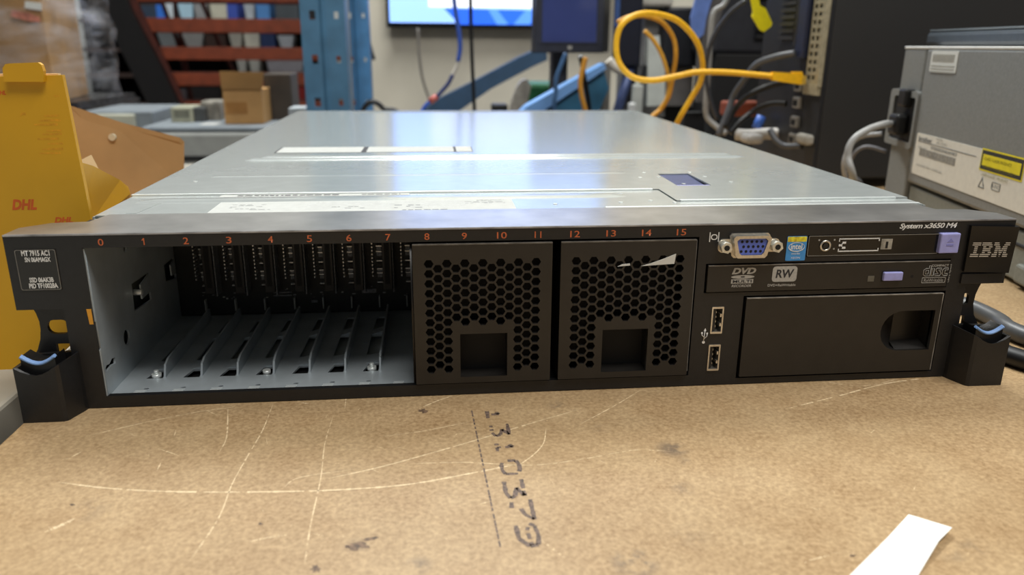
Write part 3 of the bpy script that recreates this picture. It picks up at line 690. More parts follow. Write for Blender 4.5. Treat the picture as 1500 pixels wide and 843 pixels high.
# grey side bench, a hand's width of gap from the board
sb = thing('side_bench', 'pale grey bench beside the brown board, carrying the yellow carton', 'workbench', (-0.75, 0.3, FLOOR))
t = MB(); t.box(-1.3, -0.2615, -0.75, 0.82, -0.03, 0.0, 0, 0.002); t.build('bench_top', mat('bench_laminate', (172, 168, 156), 0.5, noise=(30, 0.03)), sb)
for x in (-1.25, -0.3):
    for y in (-0.7, 0.77):
        t = MB(); t.box(x-0.025, x+0.025, y-0.025, y+0.025, FLOOR, -0.1); t.build('leg', steel_grey, sb)
t = MB(); t.box(-1.28, -0.2665, -0.73, 0.8, -0.10, -0.03); t.build('apron', mat('bench_apron', (96, 94, 92), 0.5, noise=(30, 0.05)), sb)

# yellow carton, standing open on the side bench
yel = mat('yellow_card', (208, 156, 20), 0.5, noise=(12, 0.05)); kraft = mat('kraft_card', (183, 140, 86), 0.7, noise=(20, 0.05)); kraft_in = mat('kraft_inside', (172, 137, 92), 0.7, noise=(25, 0.05))
redink = mat('red_print', (208, 92, 26), 0.5, noise=(200, 0.05))
yb = thing('shipping_carton', 'open yellow shipping carton with red print, left of the server', 'box', (-0.32, 0.1, 0))
t = MB()
poly = [at(-60, 118, y=.053), at(0, 112, y=.053), at(91, 110, y=.053), at(131, 310, y=.053), at(170, 520, y=.053)]
poly = [(p.x, p.z) for p in poly]; 
poly[4] = (-0.2265, 0.030)
poly += [(-0.262, 0.0), (-0.60, 0.0)]; poly[0] = (-0.60, poly[1][1])
t.prism(poly, 'y', .053, .056); fp = t.build('front_panel', yel, yb)
t = MB(); a = [at(*q, y=.0505) for q in ((4, 100), (8, 94), (14, 93), (56, 91.5), (61, 95), (64, 104), (64, 120), (6, 120))]
t.prism([(p.x, p.z) for p in a], 'y', .0502, .0528, 0); t.build('tuck_tab', yel, yb)
t = MB(); a = [at(*q, y=.06) for q in ((-900, 112), (90, 107.5), (92, 125), (-900, 130))]; t.prism([(p.x, p.z) for p in a], 'y', .0562, .0592); t.build('inner_liner', mat('pale_card_edge', (226, 190, 140), 0.7, noise=(50, 0.05)), yb)
t = MB()
def panel_text(s, x0, x1, y0, y1, mb, y=.05292, **k):
    a = at(x0, y1, y=y); b_ = at(x1, y0, y=y); mb.text(s, (a.x, b_.x, a.z, b_.z), front(y), **k)
for a in ((18, 52, 292, 308), (80, 106, 318, 327), (-6, 8, 133, 139)):
    t = MB(); panel_text('DHL', *a, t, shear=.3, bold=.05); t.build('red_lettering', redink, fp)
t = MB(); rr = random.Random(4)
for y, x0, x1 in ((171, 64, 86), (178, 58, 88), (184, 50, 84), (193, 68, 90), (198, 62, 90), (205, 55, 86), (212, 70, 92), (220, 62, 92), (226, 58, 88), (142, 79, 86)):
    x = x0
    while x < x1:
        w = rr.uniform(3, 7); a = at(x, y, y=.0528); b_ = at(min(x1, x+w), y-2.2-(x-x0)*.05, y=.0528); t.box(a.x, b_.x, .05294, .0530, min(a.z, b_.z), max(a.z, b_.z)); x += w+1.4
a = at(29, 172, y=.0528); b_ = at(37, 165, y=.0528); t.prism([(a.x, a.z), (a.x+.0008, b_.z), (b_.x, b_.z), (b_.x, (a.z+b_.z)/2), (a.x+.001, (a.z+b_.z)/2)], 'y', .05294, .0530)
t.build('faded_print', mat('faded_orange_print', (206, 146, 22), 0.5, noise=(300, 0.08)), fp)
def slab(name, px, y0, y1, m, parent, th=.003):
    """a stiff card through pixels whose distance runs from y0 (first) to the y given per corner"""
    P = [at(x, y, y=yy) for x, y, yy in px]
    n_ = (P[1]-P[0]).cross(P[2]-P[0]).normalized()*th
    t = MB(); t.hull(P, [p+n_ for p in P]); return t.build(name, m, parent)
slab('side_flap', [(112, 236, .075), (136, 243, .10), (176, 264, .14), (188, 274, .15), (191, 284, .15), (178, 330, .145), (120, 345, .075)], 0, 0, yel, yb)
slab('inside_flap', [(84, 155, .34), (100, 161, .34), (180, 187, .35), (262, 208, .36), (268, 214, .362), (268, 250, .362), (262, 330, .36), (100, 360, .33)], 0, 0, kraft_in, yb, .004)
slab('liner_tab', [(116, 236, .16), (134, 227, .165), (152, 262, .165), (130, 262, .16)], 0, 0, mat('pale_liner', (216, 192, 150), 0.7, noise=(50, 0.03)), yb)
t = MB(); t.box(-.60, -.30, .0595, .378, 0.002, .006); t.box(-.603, -.600, .0595, .381, .002, .15); t.box(-.60, -.30, .378, .381, .002, .085); t.build('carton_body', kraft, yb)
t = MB(); c = at(165, 201, y=.347); t.cyl((c.x, c.y-.002, c.z), (c.x, c.y+.004, c.z), .003, 10); t.build('staple_hole', mat('hole_rim', (206, 196, 170), 0.6, noise=(50, 0.05)), yb)
# ================================================================== things behind and beside the server
def R3(col, k=.06): return [max(0, c) for c in col]
def pbox(mbd, px0, px1, py0, py1, y, depth, mi=0, bev=0.002):
    a = at(px0, (py0+py1)/2, y=y); b_ = at(px1, (py0+py1)/2, y=y); z1 = at((px0+px1)/2, py0, y=y).z; z0 = at((px0+px1)/2, py1, y=y).z
    mbd.box(a.x, b_.x, y, y+depth, z0, z1, mi, bev); return a.x, b_.x, z0, z1
def pcable(mbd, pts, r, mi=0, n=10): mbd.tube([at(x, y, y=yy) for x, y, yy in pts], r, n, mi)

# ---- the tower computer
TX, TY0, TY1 = at(1206, 120, y=.56).x, .56, .75
tw = thing('tower_computer', 'black tower computer standing behind the printer, its back with ports to the left', 'computer', (TX+.2, .65, 0))
casem = mat('case_black', (36, 35, 34), 0.62, noise=(700, 0.12), bump=(1500, .3, .0004))
t = MB(); t.box(TX+.004, TX+.46, TY0, TY1, 0.012, .44, 0, .002); t.box(TX, TX+.006, TY0+.002, TY0+.006, 0.012, .44, 0)
t.build('case', casem, tw)
for x in (TX+.05, TX+.41):
    for y in (TY0+.03, TY1-.03):
        t = MB(); t.cyl((x, y, 0), (x, y, .013), .012, 12); t.build('foot', dark, tw)
beige = mat('slot_metal', (176, 166, 138), 0.45, 0.4, noise=(200, 0.08)); darkmetal = mat('grey_port_metal', (150, 146, 138), 0.45, 0.5, noise=(200, 0.12))
def back(y0, y1, z0, z1, holes=()):
    """a plate on the back of the tower, seen in (y,z)"""
    w = MB(); w.plate(rect(y0, y1, z0, z1), list(holes), 0, .002)
    me = bpy.data.meshes.new('t'); w.bm.to_mesh(me); w.bm.free()
    me.transform(Matrix(((0, 1, 0, TX+.001), (1, 0, 0, 0), (0, 0, 1, 0), (0, 0, 0, 1)))); me.transform(Matrix.Translation((-.0035, 0, 0))); return me
zc1 = at(1190, 124, x=TX).z
t = MB()
hl = []
for k in range(24):
    z = zc1+.006+k*.0092
    for y in (.5665, .5785, .5905): hl.append(rect(y, y+.008, z, z+.005))
t.merge(back(.563, .602, zc1-.002, zc1+.235, hl)); t.box(TX-.006, TX, .562, .566, zc1-.002, zc1+.2); t.box(TX-.004, TX+.0, .563, .602, zc1-.012, zc1)
t.build('slot_cover', beige, tw)
t = MB(); t.box(TX-.0005, TX+.004, .561, TY1-.002, .014, .438); t.build('rear_panel', mat('rear_panel_black', (30, 30, 32), .5, noise=(200, .15)), tw)
t = MB()
for k in range(11): t.box(TX-.005, TX-.0006, .645, .69, .178+.0085*k, .1825+.0085*k)
t.box(TX-.004, TX-.0006, .638, .645, .17, .275)
t.build('fan_grille', mat('grille_black', (44, 42, 40), 0.5, noise=(200, .2)), tw)
t = MB(); t.box(TX-.008, TX-.0006, .606, .630, zc1+.03, zc1+.11, 0, .002); t.build('power_inlet', mat('inlet_blue_black', (34, 40, 64), .5, noise=(200, .1)), tw)
t = MB()
for z in (.048, .070, .094, .115): t.box(TX-.006, TX-.0006, .606, .624, z, z+.014, 0, .001); t.box(TX-.0062, TX-.0058, .609, .621, z+.003, z+.010, 1)
t.build('port_stack', [darkmetal, dark], tw)

# ---- yellow network cable
yc = thing('network_cable', 'yellow network cable looping behind the server and plugged into the black tower', 'cable', (.4, .57, .12))
ym = mat('cable_yellow', (236, 180, 32), 0.45, noise=(200, 0.04)); yd = mat('plug_yellow', (238, 184, 24), 0.4, noise=(200, 0.04))
path = [(1132, 112, .599), (1100, 109, .599), (1060, 106, .598),  (1020, 106, .597), (990, 112, .597), (955, 118, .598), (925, 112, .6), (906, 90, .605), (903, 60, .605), (912, 35, .605), (935, 21, .61), (965, 21, .62),
        (995, 32, .63), (1020, 60, .64), (1029, 92, .65), (1026, 120, .66), (1012, 145, .67), (994, 176, .68), (975, 215, .72), (958, 240, .75)]
t = MB(); pcable(t, path, .0036, 0, 12); t.build('cable_jacket', ym, yc)
a = at(1130, 112, y=.599); b_ = at(1173, 116.5, y=.597)
t = MB(); t.hull([a+Vector((0, -.004, -.0045)), a+Vector((0, .004, -.0045)), a+Vector((0, .004, .0055)), a+Vector((0, -.004, .0055))],
                 [b_+Vector((0, -.0055, -.0062)), b_+Vector((0, .0055, -.0062)), b_+Vector((0, .0055, .0068)), b_+Vector((0, -.0055, .0068))])
t.box(b_.x-.012, b_.x, b_.y-.0035, b_.y+.0035, b_.z+.006, b_.z+.0092)
t.build('plug_boot', yd, yc)
t = MB(); t.box(b_.x-.0005, TX-.0065, b_.y-.0055, b_.y+.0055, b_.z-.0055, b_.z+.0045); t.build('plug', mat('plug_clear', (206, 170, 70), .3, noise=(300, .1)), yc)
yc2 = MB()
pcable(yc2, [(904, 33, .80), (925, 24, .80), (948, 24, .81), (970, 33, .82), (986, 55, .83), (990, 80, .83), (986, 110, .84), (980, 140, .85), (968, 160, .86), (955, 172, .855), (948, 195, .85), (942, 222, .84)], .0035)
tag(yc2.build('network_cable', mat('cable_amber', (206, 148, 42), .5, noise=(200, .05))), 'thin amber network cable arching inside the larger yellow loop', 'cable')
yc3 = MB()
pcable(yc3, [(944, 45, .92), (958, 60, .92), (970, 82, .92), (978, 108, .92), (980, 130, .93), (975, 148, .93), (962, 166, .94), (950, 180, .95)], .0034)
tag(yc3.build('network_cable', mat('cable_amber_pale', (214, 160, 56), .5, noise=(200, .05))), 'short amber network cable dropping in front of the white panel', 'cable')

# ---- grey and black leads hanging in front of the tower's back
greyc = mat('cable_grey', (150, 150, 148), .45, noise=(200, .05)); blackc = mat('cable_black', (13, 13, 14), .45, noise=(200, .1)); midc = mat('cable_mid_grey', (84, 86, 90), .4, noise=(200, .05))
def cable(pts, r, m, label, group=None):
    t = MB(); pcable(t, pts, r); return tag(t.build('cable', m), label, 'cable', group)
cable([(1075, -30, .80), (1062, 5, .80), (1046, 18, .80), (1041, 50, .80), (1038, 100, .80), (1034, 150, .80), (1036, 172, .80), (1050, 186, .79), (1064, 196, .78)], .0042, greyc, 'pale grey cable hanging straight down beside the black equipment')
cable([(1165, 78, .62), (1135, 84, .64), (1108, 95, .66), (1090, 118, .68), (1075, 140, .70), (1066, 165, .70), (1052, 200, .70)], .0045, midc, 'mid grey cable curving down from the back of the tower')
cable([(1093, 0, .72), (1070, 18, .73), (1050, 45, .74), (1038, 75, .75), (1034, 110, .76), (1040, 145, .76), (1050, 175, .76)], .0032, mat('cable_dark_grey', (58, 60, 66), .4, noise=(200, .08)), 'dark grey cable bowing away below the yellow tag')
cable([(1160, 118, .63), (1128, 126, .65), (1100, 138, .66), (1078, 158, .68), (1062, 188, .68)], .004, blackc, 'black cable drooping under the yellow plug')
cable([(1152, 152, .63), (1130, 152, .645), (1105, 162, .66), (1085, 178, .66), (1070, 196, .66)], .0035, blackc, 'lowest black cable leaving the tower ports')
cable([(1128, 190, .62), (1136, 205, .61), (1150, 214, .6), (1175, 214, .58)], .004, mat('cable_slate', (70, 72, 76), .45, noise=(200, .05)), 'slate grey cable lying at the foot of the tower')
t = MB()
a = at(1102, -6, y=.70); b_ = at(1122, 6, y=.70)
q = [at(*s, y=.70) for s in ((1096, -20), (1108, -20), (1113, 8), (1121, 12), (1131, 34), (1129, 39), (1119, 47), (1113, 44), (1101, 24), (1103, 18))]
t.hull([(p.x, .699, p.z) for p in q], [(p.x, .702, p.z) for p in q])
tag(t.build('cable_tag', mat('tag_yellow', (236, 222, 20), .5, noise=(200, .03))), 'bright yellow tag hanging from a cable above the network plug', 'tag')
t = MB(); x0, x1, z0, z1 = pbox(t, 1064, 1116, 149, 171, .78, .03, 0, .004); 
tag(t.build('adapter_box', mat('rust_plastic', (138, 66, 42), .5, noise=(40, .1))), 'rust red adapter box among the cables behind the server', 'box')
t = MB(); t.tube([at(1108, 188, y=.70), at(1116, 170, y=.70)], .0065, 12, 0, False); tag(t.build('connector_plug', mat('plug_blue', (76, 120, 214), .4, noise=(200, .05))), 'small blue plug among the cables behind the server', 'plug')
t = MB(); t.tube([at(1078, 197, y=.70), at(1098, 198, y=.69), at(1122, 196, y=.68), at(1142, 196, y=.67)], .008, 10, 0)
tag(t.build('cable_bundle', mat('bundle_white', (196, 192, 186), .5, noise=(100, .08))), 'white bundled cord lying at the foot of the tower', 'cable')
t = MB(); pbox(t, 1095, 1120, 198, 212, .66, .03, 0, .005); tag(t.build('cable_clip', mat('clip_white', (180, 178, 174), .5, noise=(80, .1))), 'off-white cord clip just in front of the white bundled cord', 'clip')
t = MB(); pbox(t, 1180, 1194, 198, 214, .562, .03, 0, .004); tag(t.build('power_plug', mat('plug_beige', (150, 146, 136), .5, noise=(80, .1))), 'beige plug standing at the corner of the tower', 'plug')

# ---- the printer (its long rear face runs away from the camera)
A = at(1345, 272, z=.044); B = at(1500, 335, z=.044)
du = Vector(((A-B).x, (A-B).y, 0)).normalized(); dv = Vector((du.y, -du.x, 0))
PM = Matrix(((du.x, dv.x, 0, B.x), (du.y, dv.y, 0, B.y), (0, 0, 1, 0), (0, 0, 0, 1)))     # local u along the face (to the back), v into the printer
PMi = PM.inverted(); cl = PMi @ CAM
def onp(px, py, v=0):
    d = PMi.to_3x3() @ ray(px, py); s = (v-cl.y)/d.y; q = cl+d*s; return (q.x, q.z)
pg = mat('printer_grey', (124, 125, 122), .55, noise=(400, .04), bump=(1600, .25, .0003)); pd = mat('printer_lower_grey', (122, 124, 116), .55, noise=(400, .05), bump=(1600, .2, .0003))
pr = thing('printer', 'grey laser printer with a white rating label on its rear, right of the server', 'printer', (.55, .2, 0))
u_s = onp(1345, 150)[0]; u_b = onp(1325, 66)[0]; ztop = onp(1352, 70)[1]
z_seam = .0405
t = MB()
t.box(-.22, u_s-.0008, 0, .38, z_seam+.0025, ztop, 0, .003); t.box(u_s+.001, u_b, .0008, .38, .003, ztop, 0, .003)
t.build('housing', pg, pr, 1, PM)
t = MB(); t.box(-.22, u_s-.004, .003, .38, .003, z_seam, 0, .002); t.box(-.22, -.0, -.001, .01, .004, .018, 0, .002)
t.build('paper_tray', pd, pr, 1, PM)
for u in (-.19, u_b-.04):
    for v in (.04, .34): t = MB(); t.cyl((u, v, 0), (u, v, .0035), .012, 12); t.build('foot', dark, pr, 1, PM)
t = MB(); t.box(-.22, u_b-.001, .0, .38, ztop-.0012, ztop+.0014, 0, .001); t.build('highlight_rim', mat('rim_highlight_grey', (206, 206, 202), .45, noise=(200, .03)), pr, 1, PM)  # pale colour stands in for the highlight along the top edge
# power recess
r0_, r1_ = onp(1306, 180)[0], onp(1340, 180)[0]
uA, uB = min(r0_, r1_)-.002, max(r0_, r1_); zA, zB = onp(1318, 205)[1], onp(1320, 140)[1]
t = MB(); t.plate(rrect(uA-.002, uB+.006, zA-.006, zB+.006, .004), [rrect(uA+.002, uB-.004, zA, zB, .003)], -.0025, .0045)
t.build('socket_frame', pg, pr, 1, PM)
t = MB(); t.box(uA+.002, uB-.004, -.0006, .003, zA, zB); t.build('socket', dark, pr, 1, PM)
# labels
def plabel(name, q, mats, v=-.0006, parent=pr, th=.0006):
    P = [onp(*s) for s in q]; us = [p[0] for p in P]; zs = [p[1] for p in P]
    t = MB(); t.prism(rrect(min(us), max(us), min(zs), max(zs), .002), 'y', v, v+th); return t.build(name, mats, parent, 1, PM), min(us), max(us), min(zs), max(zs)
FU = Matrix(((-1, 0, 0, 0), (0, 0, -1, -.0009), (0, 1, 0, 0), (0, 0, 0, 1)))     # text runs towards -u (left to right for the camera)
FU = Matrix(((-1, 0, 0, 0), (0, 0, 1, -.0009), (0, 1, 0, 0), (0, 0, 0, 1)))
rl, u0, u1, z0, z1 = plabel('rating_label', [(1344, 195), (1520, 250)], white)
z1 = onp(1344, 194)[1]; z0 = onp(1338, 254)[1]
bpy.data.objects.remove(rl)
t = MB(); u0 = -.03; u1 = onp(1341, 220)[0]; t.prism(rrect(u0, u1, z0, z1, .002), 'y', -.0006, 0); rl = t.build('rating_label', mat('label_offwhite', (214, 210, 198), .5, noise=(200, .02)), pr, 1, PM)
W_, H_ = u1-u0, z1-z0
def px2(fx, fz): return (u1-fx, z0+fz*H_)
def ltext(mbd, s, px0, px1, py0, py1, **k):
    a = onp(px0, py1); b2 = onp(px1, py0); a_u = onp(px0, (py0+py1)/2)[0]; b_u = onp(px1, (py0+py1)/2)[0]
    mbd.text(s, (-a_u, -b_u, min(a[1], b2[1]), max(a[1], b2[1])), FU, **k)
def lz(px, py): return onp(px, py)[1]
def ltextz(mbd, s, px0, px1, pyc, h, **k):
    a_u = onp(px0, pyc)[0]; b_u = onp(px1, pyc)[0]; z = lz((px0+px1)/2, pyc); mbd.text(s, (-a_u, -b_u, z-h/2, z+h/2), FU, **k)
t = MB(); ltextz(t, 'brother', 1347, 1367, 204.5, .0042, bold=.02)
ltextz(t, 'S7E83E2N6369E7', 1364, 1404, 222, .0028, bold=.01); 
t.build('maker_lettering', print_, rl, 1, PM)
t = MB(); ltextz(t, 'MODEL', 1373, 1383, 205, .002); ltextz(t, 'HL-2280', 1373, 1389, 211, .002); ltextz(t, 'SER.NO.', 1346, 1360, 217, .002); 
ltextz(t, 'MADE IN CHINA', 1343, 1382, 247, .002)
zz1 = lz(1380, 226); zz0 = lz(1380, 237.5)
rr = random.Random(3); u = onp(1347, 230)[0]; ue = onp(1401, 236)[0]
while u > ue:
    w = rr.uniform(.0004, .0012); zc_ = 0
    t.box(u-w, u, -.0009, -.0006, lz(1347, 226)*0+zz0, zz1); u -= w+rr.uniform(.0004, .001)
t.build('serial_print', mat('label_grey_print', (150, 148, 142), .6, noise=(900, .2)), rl, 1, PM)
t = MB(); zl = lz(1390, 218.0); zl = (lz(1346, 210)+lz(1432, 225))/2
t.box(onp(1432, 225)[0], onp(1346, 210)[0], -.0009, -.0006, zl-.0003, zl+.0003)
c0_, c1_ = onp(1433, 270), onp(1445, 262)
uu = onp(1439, 269)[0]; zz = lz(1439, 269)
t.plate([(uu-.0048, zz-.0035), (uu+.0048, zz-.0035), (uu, zz+.0055)], [[(uu-.0034, zz-.0027), (uu+.0034, zz-.0027), (uu, zz+.0038)]], -.0009, -.0006)
uu = onp(1460, 274)[0]; zz = lz(1460, 274)
t.plate(rrect(uu-.0062, uu+.0062, zz-.003, zz+.003, .0006), [rrect(uu-.0058, uu+.0058, zz-.0026, zz+.0026, .0005)], -.0009, -.0006)
ltextz(t, '8-N2', 1453, 1467, 274, .0028); t.build('approval_marks', print_, rl, 1, PM)
zt_, zb_ = lz(1470, 226.5), lz(1470, 256.5)
ua, ub = onp(1439, 235)[0], onp(1512, 250)[0]
ub = onp(1500, 250)[0]
t = MB(); t.box(ub, ua, -.001, -.0006, zb_, zt_, 0); t.box(ub+.0025, ua-.0025, -.0012, -.0009, zb_+.003, zt_-.003, 1); t.box(ub-.001, ua+.001, -.0009, -.0005, zb_-.0012, zt_+.0012, 1)
wl_ = t.build('warning_label', [inkdk, mat('warning_yellow', (222, 206, 28), .5, noise=(200, .03))], pr, 1, PM); wl_['label'] = 'yellow warning label with a black border'
t = MB(); hh = (zt_-zb_)/6
FU2 = FU.copy(); FU2[1][3] = -.0014
for i, (s, f) in enumerate((('CLASS 1 LASER PRODUCT', .8), ('APPAREIL A LASER DE CLASSE 1', .92), ('LASER KLASSE 1 PRODUKT', .78))):
    zc_ = zt_-.0062-i*.0062; t.text(s, (-(ua-.005), -(ua-.005)+(ua-ub-.009)*f, zc_-.0011, zc_+.0011), FU2)
t.build('warning_print', mat('olive_print', (120, 112, 26), .6, noise=(900, .1)), wl_, 1, PM)
t = MB(); ua, ub = onp(1364, 90)[0], onp(1403, 90)[0]; za, zb2 = lz(1380, 106), lz(1380, 74.5); t.prism(rrect(ub, ua, za, zb2, .0015), 'y', -.0006, 0); al = t.build('asset_label', white, pr, 1, PM)
t = MB(); u = ua-.004
while u > ub+.006:
    w = rr.uniform(.0004, .0014); t.box(u-w, u, -.0009, -.0006, zb2-.0095, zb2-.003); u -= w+rr.uniform(.0004, .001)
for k in range(3):
    u = ua-.003
    while u > ub+.004:
        w = rr.uniform(.001, .003); t.box(u-w, u, -.0009, -.0006, zb2-.0125-.0026*k-.0012, zb2-.0125-.0026*k); u -= w+.0008
t.build('fine_print', mat('label_soft_print', (168, 166, 158), .6, noise=(900, .1)), al, 1, PM)
# device on the printer
zl0, zl1 = ztop+.0016, onp(1400, 42, .03)[1]
sc = thing('document_scanner', 'slim dark blue-grey scanner lying on top of the grey printer', 'scanner', (.55, .2, ztop))
ue_ = onp(1356, 55, .03)[0]
t = MB(); t.box(-.2, ue_, .03, .33, zl0, zl1-.002, 0, .004); t.build('scanner_body', mat('scanner_slate', (66, 74, 82), .4, noise=(300, .06)), sc, 1, PM)
t = MB(); t.box(-.2, ue_-.002, .032, .328, zl1-.0018, zl1, 0, .0008); t.build('scanner_lid', mat('scanner_lid_grey', (96, 104, 110), .35, noise=(300, .05)), sc, 1, PM)
t = MB(); t.box(ue_-.0005, ue_+.001, .034, .30, zl0+.003, zl1-.003, 0, .0005); t.build('edge_strip', mat('scanner_edge_blue', (50, 74, 140), .4, noise=(300, .05)), sc, 1, PM)
# printer power lead
def pw(u, v, z): return PM @ Vector((u, v, z))
pl = thing('power_cable', 'grey power cord plugged into the back of the printer and hanging in a loop', 'cable', tuple(pw(uB, -.03, .05)))
um = (uA+uB)/2-.003; zm = onp(1325, 182)[1]
t = MB(); t.tube([pw(um, -.012, zm), at(1296, 182, y=.372), at(1272, 190, y=.37), at(1250, 205, y=.368), at(1242, 228, y=.366), at(1250, 262, y=.364), at(1252, 300, z=.0045), at(1275, 318, z=.0045), at(1320, 322, z=.0045)], .0035, 10)
t.build('cord', greyc, pl)
t = MB(); t.box(um-.012, um+.009, -.013, -.0008, zm-.010, zm+.010, 0, .003); t.build('plug', blackc, pl, 1, PM)
t = MB(); t.box(um-.012, um+.006, -.008, .0024, zm+.017, zm+.034, 0, .002); t.build('switch', blackc, pr, 1, PM)
cable([(1292, 196, .43), (1262, 200, .44), (1245, 215, .45), (1236, 240, .45), (1240, 268, .46)], .0025, mat('cable_light_grey', (166, 166, 166), .45, noise=(200, .05)), 'light grey cable looping behind the printer cord')
cable([(1298, 222, .47), (1270, 215, .48), (1252, 225, .49), (1244, 250, .5), (1262, 268, .5)], .0022, mat('cable_dusty_grey', (120, 120, 124), .45, noise=(200, .05)), 'dusty grey cable furthest back behind the printer cord')
# leads on the board under the printer corner
t = MB(); t.tube([at(1405, 445, z=.0058), at(1432, 455, z=.0058), at(1462, 470, z=.0058), at(1500, 492, z=.0058), (.322, -.03, .0058), (.316, -.11, .0058), (.37, -.20, .0058), (.62, -.26, .0058), (.9, -.26, .0058)], .0055, 12); tag(t.build('cable', mat('cable_graphite', (70, 72, 74), .4, noise=(200, .05))), 'graphite cable on the board in the shade of the printer', 'cable')
t = MB(); t.tube([at(1440, 500, z=.0055), at(1470, 517, z=.0055), at(1500, 528, z=.0055), (.300, -.06, .0056), (.300, -.17, .0056), (.40, -.28, .0056), (.62, -.31, .0056), (.9, -.31, .0056)], .0055, 12); tag(t.build('cable', blackc), 'black cable on the board next to the right rack latch', 'cable')
ga, gb = onp(1482, 346), onp(1500, 368)
t = MB(); t.box(-.07, ga[0], .0018, .0045, gb[1], ga[1]-.004, 0, .001); o = t.build('grip_recess', dark, pr, 1, PM); o['label'] = 'black grip recess in the paper tray'

# ================================================================== further back: monitor, wall screen, racking
YW = 2.75
beigew = mat('beige_paint', (204, 197, 180), .8, noise=(6, .03))
t = MB(); xl = at(536, 80, y=YW).x; t.box(xl, 3.4, YW, YW+.12, FLOOR, 2.2); tag(t.build('wall_back', beigew), kind='structure')
t = MB(); t.box(-5.0, 5.0, 6.6, 6.7, FLOOR, 2.6); tag(t.build('wall_far', mat('far_wall_paint', (196, 196, 190), .8, noise=(2, .1))), kind='structure')
t = MB(); t.box(-5.0, 5.0, -3.0, 6.7, FLOOR-.05, FLOOR); tag(t.build('floor', mat('concrete', (112, 108, 102), .75, noise=(5, .1))), kind='structure')
# wall screen
x0 = at(566, 30, y=YW-.07).x; x1 = at(893, 30, y=YW-.07).x; zb_ = at(650, 41, y=YW-.07).z
tv = thing('wall_television', 'large flat television on the beige wall showing a pale blue desktop', 'television', ((x0+x1)/2, YW-.04, zb_))
t = MB(); t.box(x0, x1, YW-.07, YW-.03, zb_, zb_+.6, 0, .004); t.build('casing', gloss, tv)
t = MB(); t.box(x0+.1, x1-.1, YW-.03, YW, zb_+.1, zb_+.5); t.build('wall_bracket', dark, tv)
sA = mat('screen_pale_blue', (136, 174, 250), .3, emit=1.35); sB = mat('screen_deep_blue', (40, 96, 226), .3, emit=.9); sC = mat('screen_window_white', (238, 240, 244), .3, emit=1.05); sD = mat('screen_mid_blue', (84, 140, 240), .3, emit=.9)
t = MB(); ys = YW-.071
t.box(x0+.012, x1-.012, ys, ys+.002, zb_+.018, zb_+.588, 0)
def scr(q, mi, k): t.hull([(at(x, y, y=ys).x, ys-.0004*k, at(x, y, y=ys).z) for x, y in q], [(at(x, y, y=ys).x, ys, at(x, y, y=ys).z) for x, y in q], mi)
scr([(650, 12), (820, 16), (820, 36.5), (673, 36)], 1, 1); scr([(715, 14), (728, 14), (745, 36), (728, 36)], 3, 2); scr([(770, 15), (790, 15), (776, 36), (752, 36)], 3, 2)
xa, xb = at(628, 8, y=ys).x, x1-.06; zc_ = at(700, 11, y=ys).z
t.box(xa, xb, ys-.0016, ys, zc_, zc_+.075, 2)
t.build('screen', [sA, sB, sC, sD], tv)
# small monitor, turned a little, on a stand
mo = thing('desk_monitor', 'small dark square monitor on a stand in front of the wall television', 'monitor', (at(835, 80, y=1.5).x, 1.55, -.09))
mbz = mat('monitor_bezel', (54, 56, 66), .4, noise=(100, .05)); msc = mat('monitor_screen', (66, 76, 128), .12, noise=(3, .15))  # bluish reflection is put into the screen's base colour
P = [at(784, 76, y=1.5), at(882, 82, y=1.53)]
ang = math.atan2(P[1].y-P[0].y, P[1].x-P[0].x); W2 = (P[1]-P[0]).length
MM = Matrix.Translation((P[0].x, P[0].y, P[0].z)) @ Matrix.Rotation(ang, 4, 'Z')
H2 = W2*1.0
t = MB(); t.plate(rect(0, W2, 0, H2), [rect(.016, W2-.016, .022, H2-.014)], 0, .012); t.box(0, W2, .006, .03, 0, H2, 0, .002); t.box(.012, W2-.012, -.002, .0, .0185, .022, 0); t.build('bezel', mbz, mo, 1, MM)
t = MB(); t.box(.015, W2-.015, .003, .007, .021, H2-.013); t.build('screen', msc, mo, 1, MM)
t = MB(); t.box(W2*.5-.004, W2*.5+.006, -.0012, .0, .006, .014); t.build('maker_mark', silver, mo, 1, MM)
t = MB(); t.hull([(W2, .008, -.002), (W2+.045, .07, .0), (W2+.045, .07, H2), (W2, .008, H2)], [(0, .03, -.002), (.03, .07, 0), (.03, .07, H2), (0, .03, H2)]); t.build('back_shell', mat('monitor_shell', (26, 26, 28), .5, noise=(100, .1)), mo, 1, MM)
t = MB(); t.box(W2*.5-.02, W2*.5+.02, .06, .085, -(P[0].z+.085), H2*.5, 0, .003); t.box(W2*.5-.09, W2*.5+.09, .0, .17, -(P[0].z+.09), -(P[0].z+.078), 0, .004); t.build('stand', mbz, mo, 1, MM)
# dark display seen edge-on next to it
sd = thing('tilted_display', 'black display turned edge-on, right of the small monitor, with bluish legs', 'monitor', (at(922, 80, y=1.3).x, 1.33, -.09))
t = MB(); x_0, x_1, z_0, z_1 = pbox(t, 906, 942, -45, 98, 1.3, .05, 0, .006); t.build('display_shell', mat('display_navy', (27, 30, 42), .4, noise=(100, .08)), sd)
t = MB(); pbox(t, 903, 909, -40, 40, 1.297, .01, 0, .001); t.build('edge_trim', mat('trim_blue', (60, 88, 140), .4, noise=(100, .05)), sd)
t = MB(); a = at(925, 95, y=1.32); b_ = at(898, 185, y=1.32); t.tube([a, b_], .011, 8, 0, False); t.build('leg', mat('leg_steel_blue', (78, 92, 134), .4, .3, noise=(50, .08)), sd)
t = MB(); a = at(938, 95, y=1.34); b_ = at(918, 190, y=1.34); t.tube([a, b_], .015, 8, 0, False); t.build('leg', mat('leg_black', (26, 26, 30), .5, noise=(50, .08)), sd)
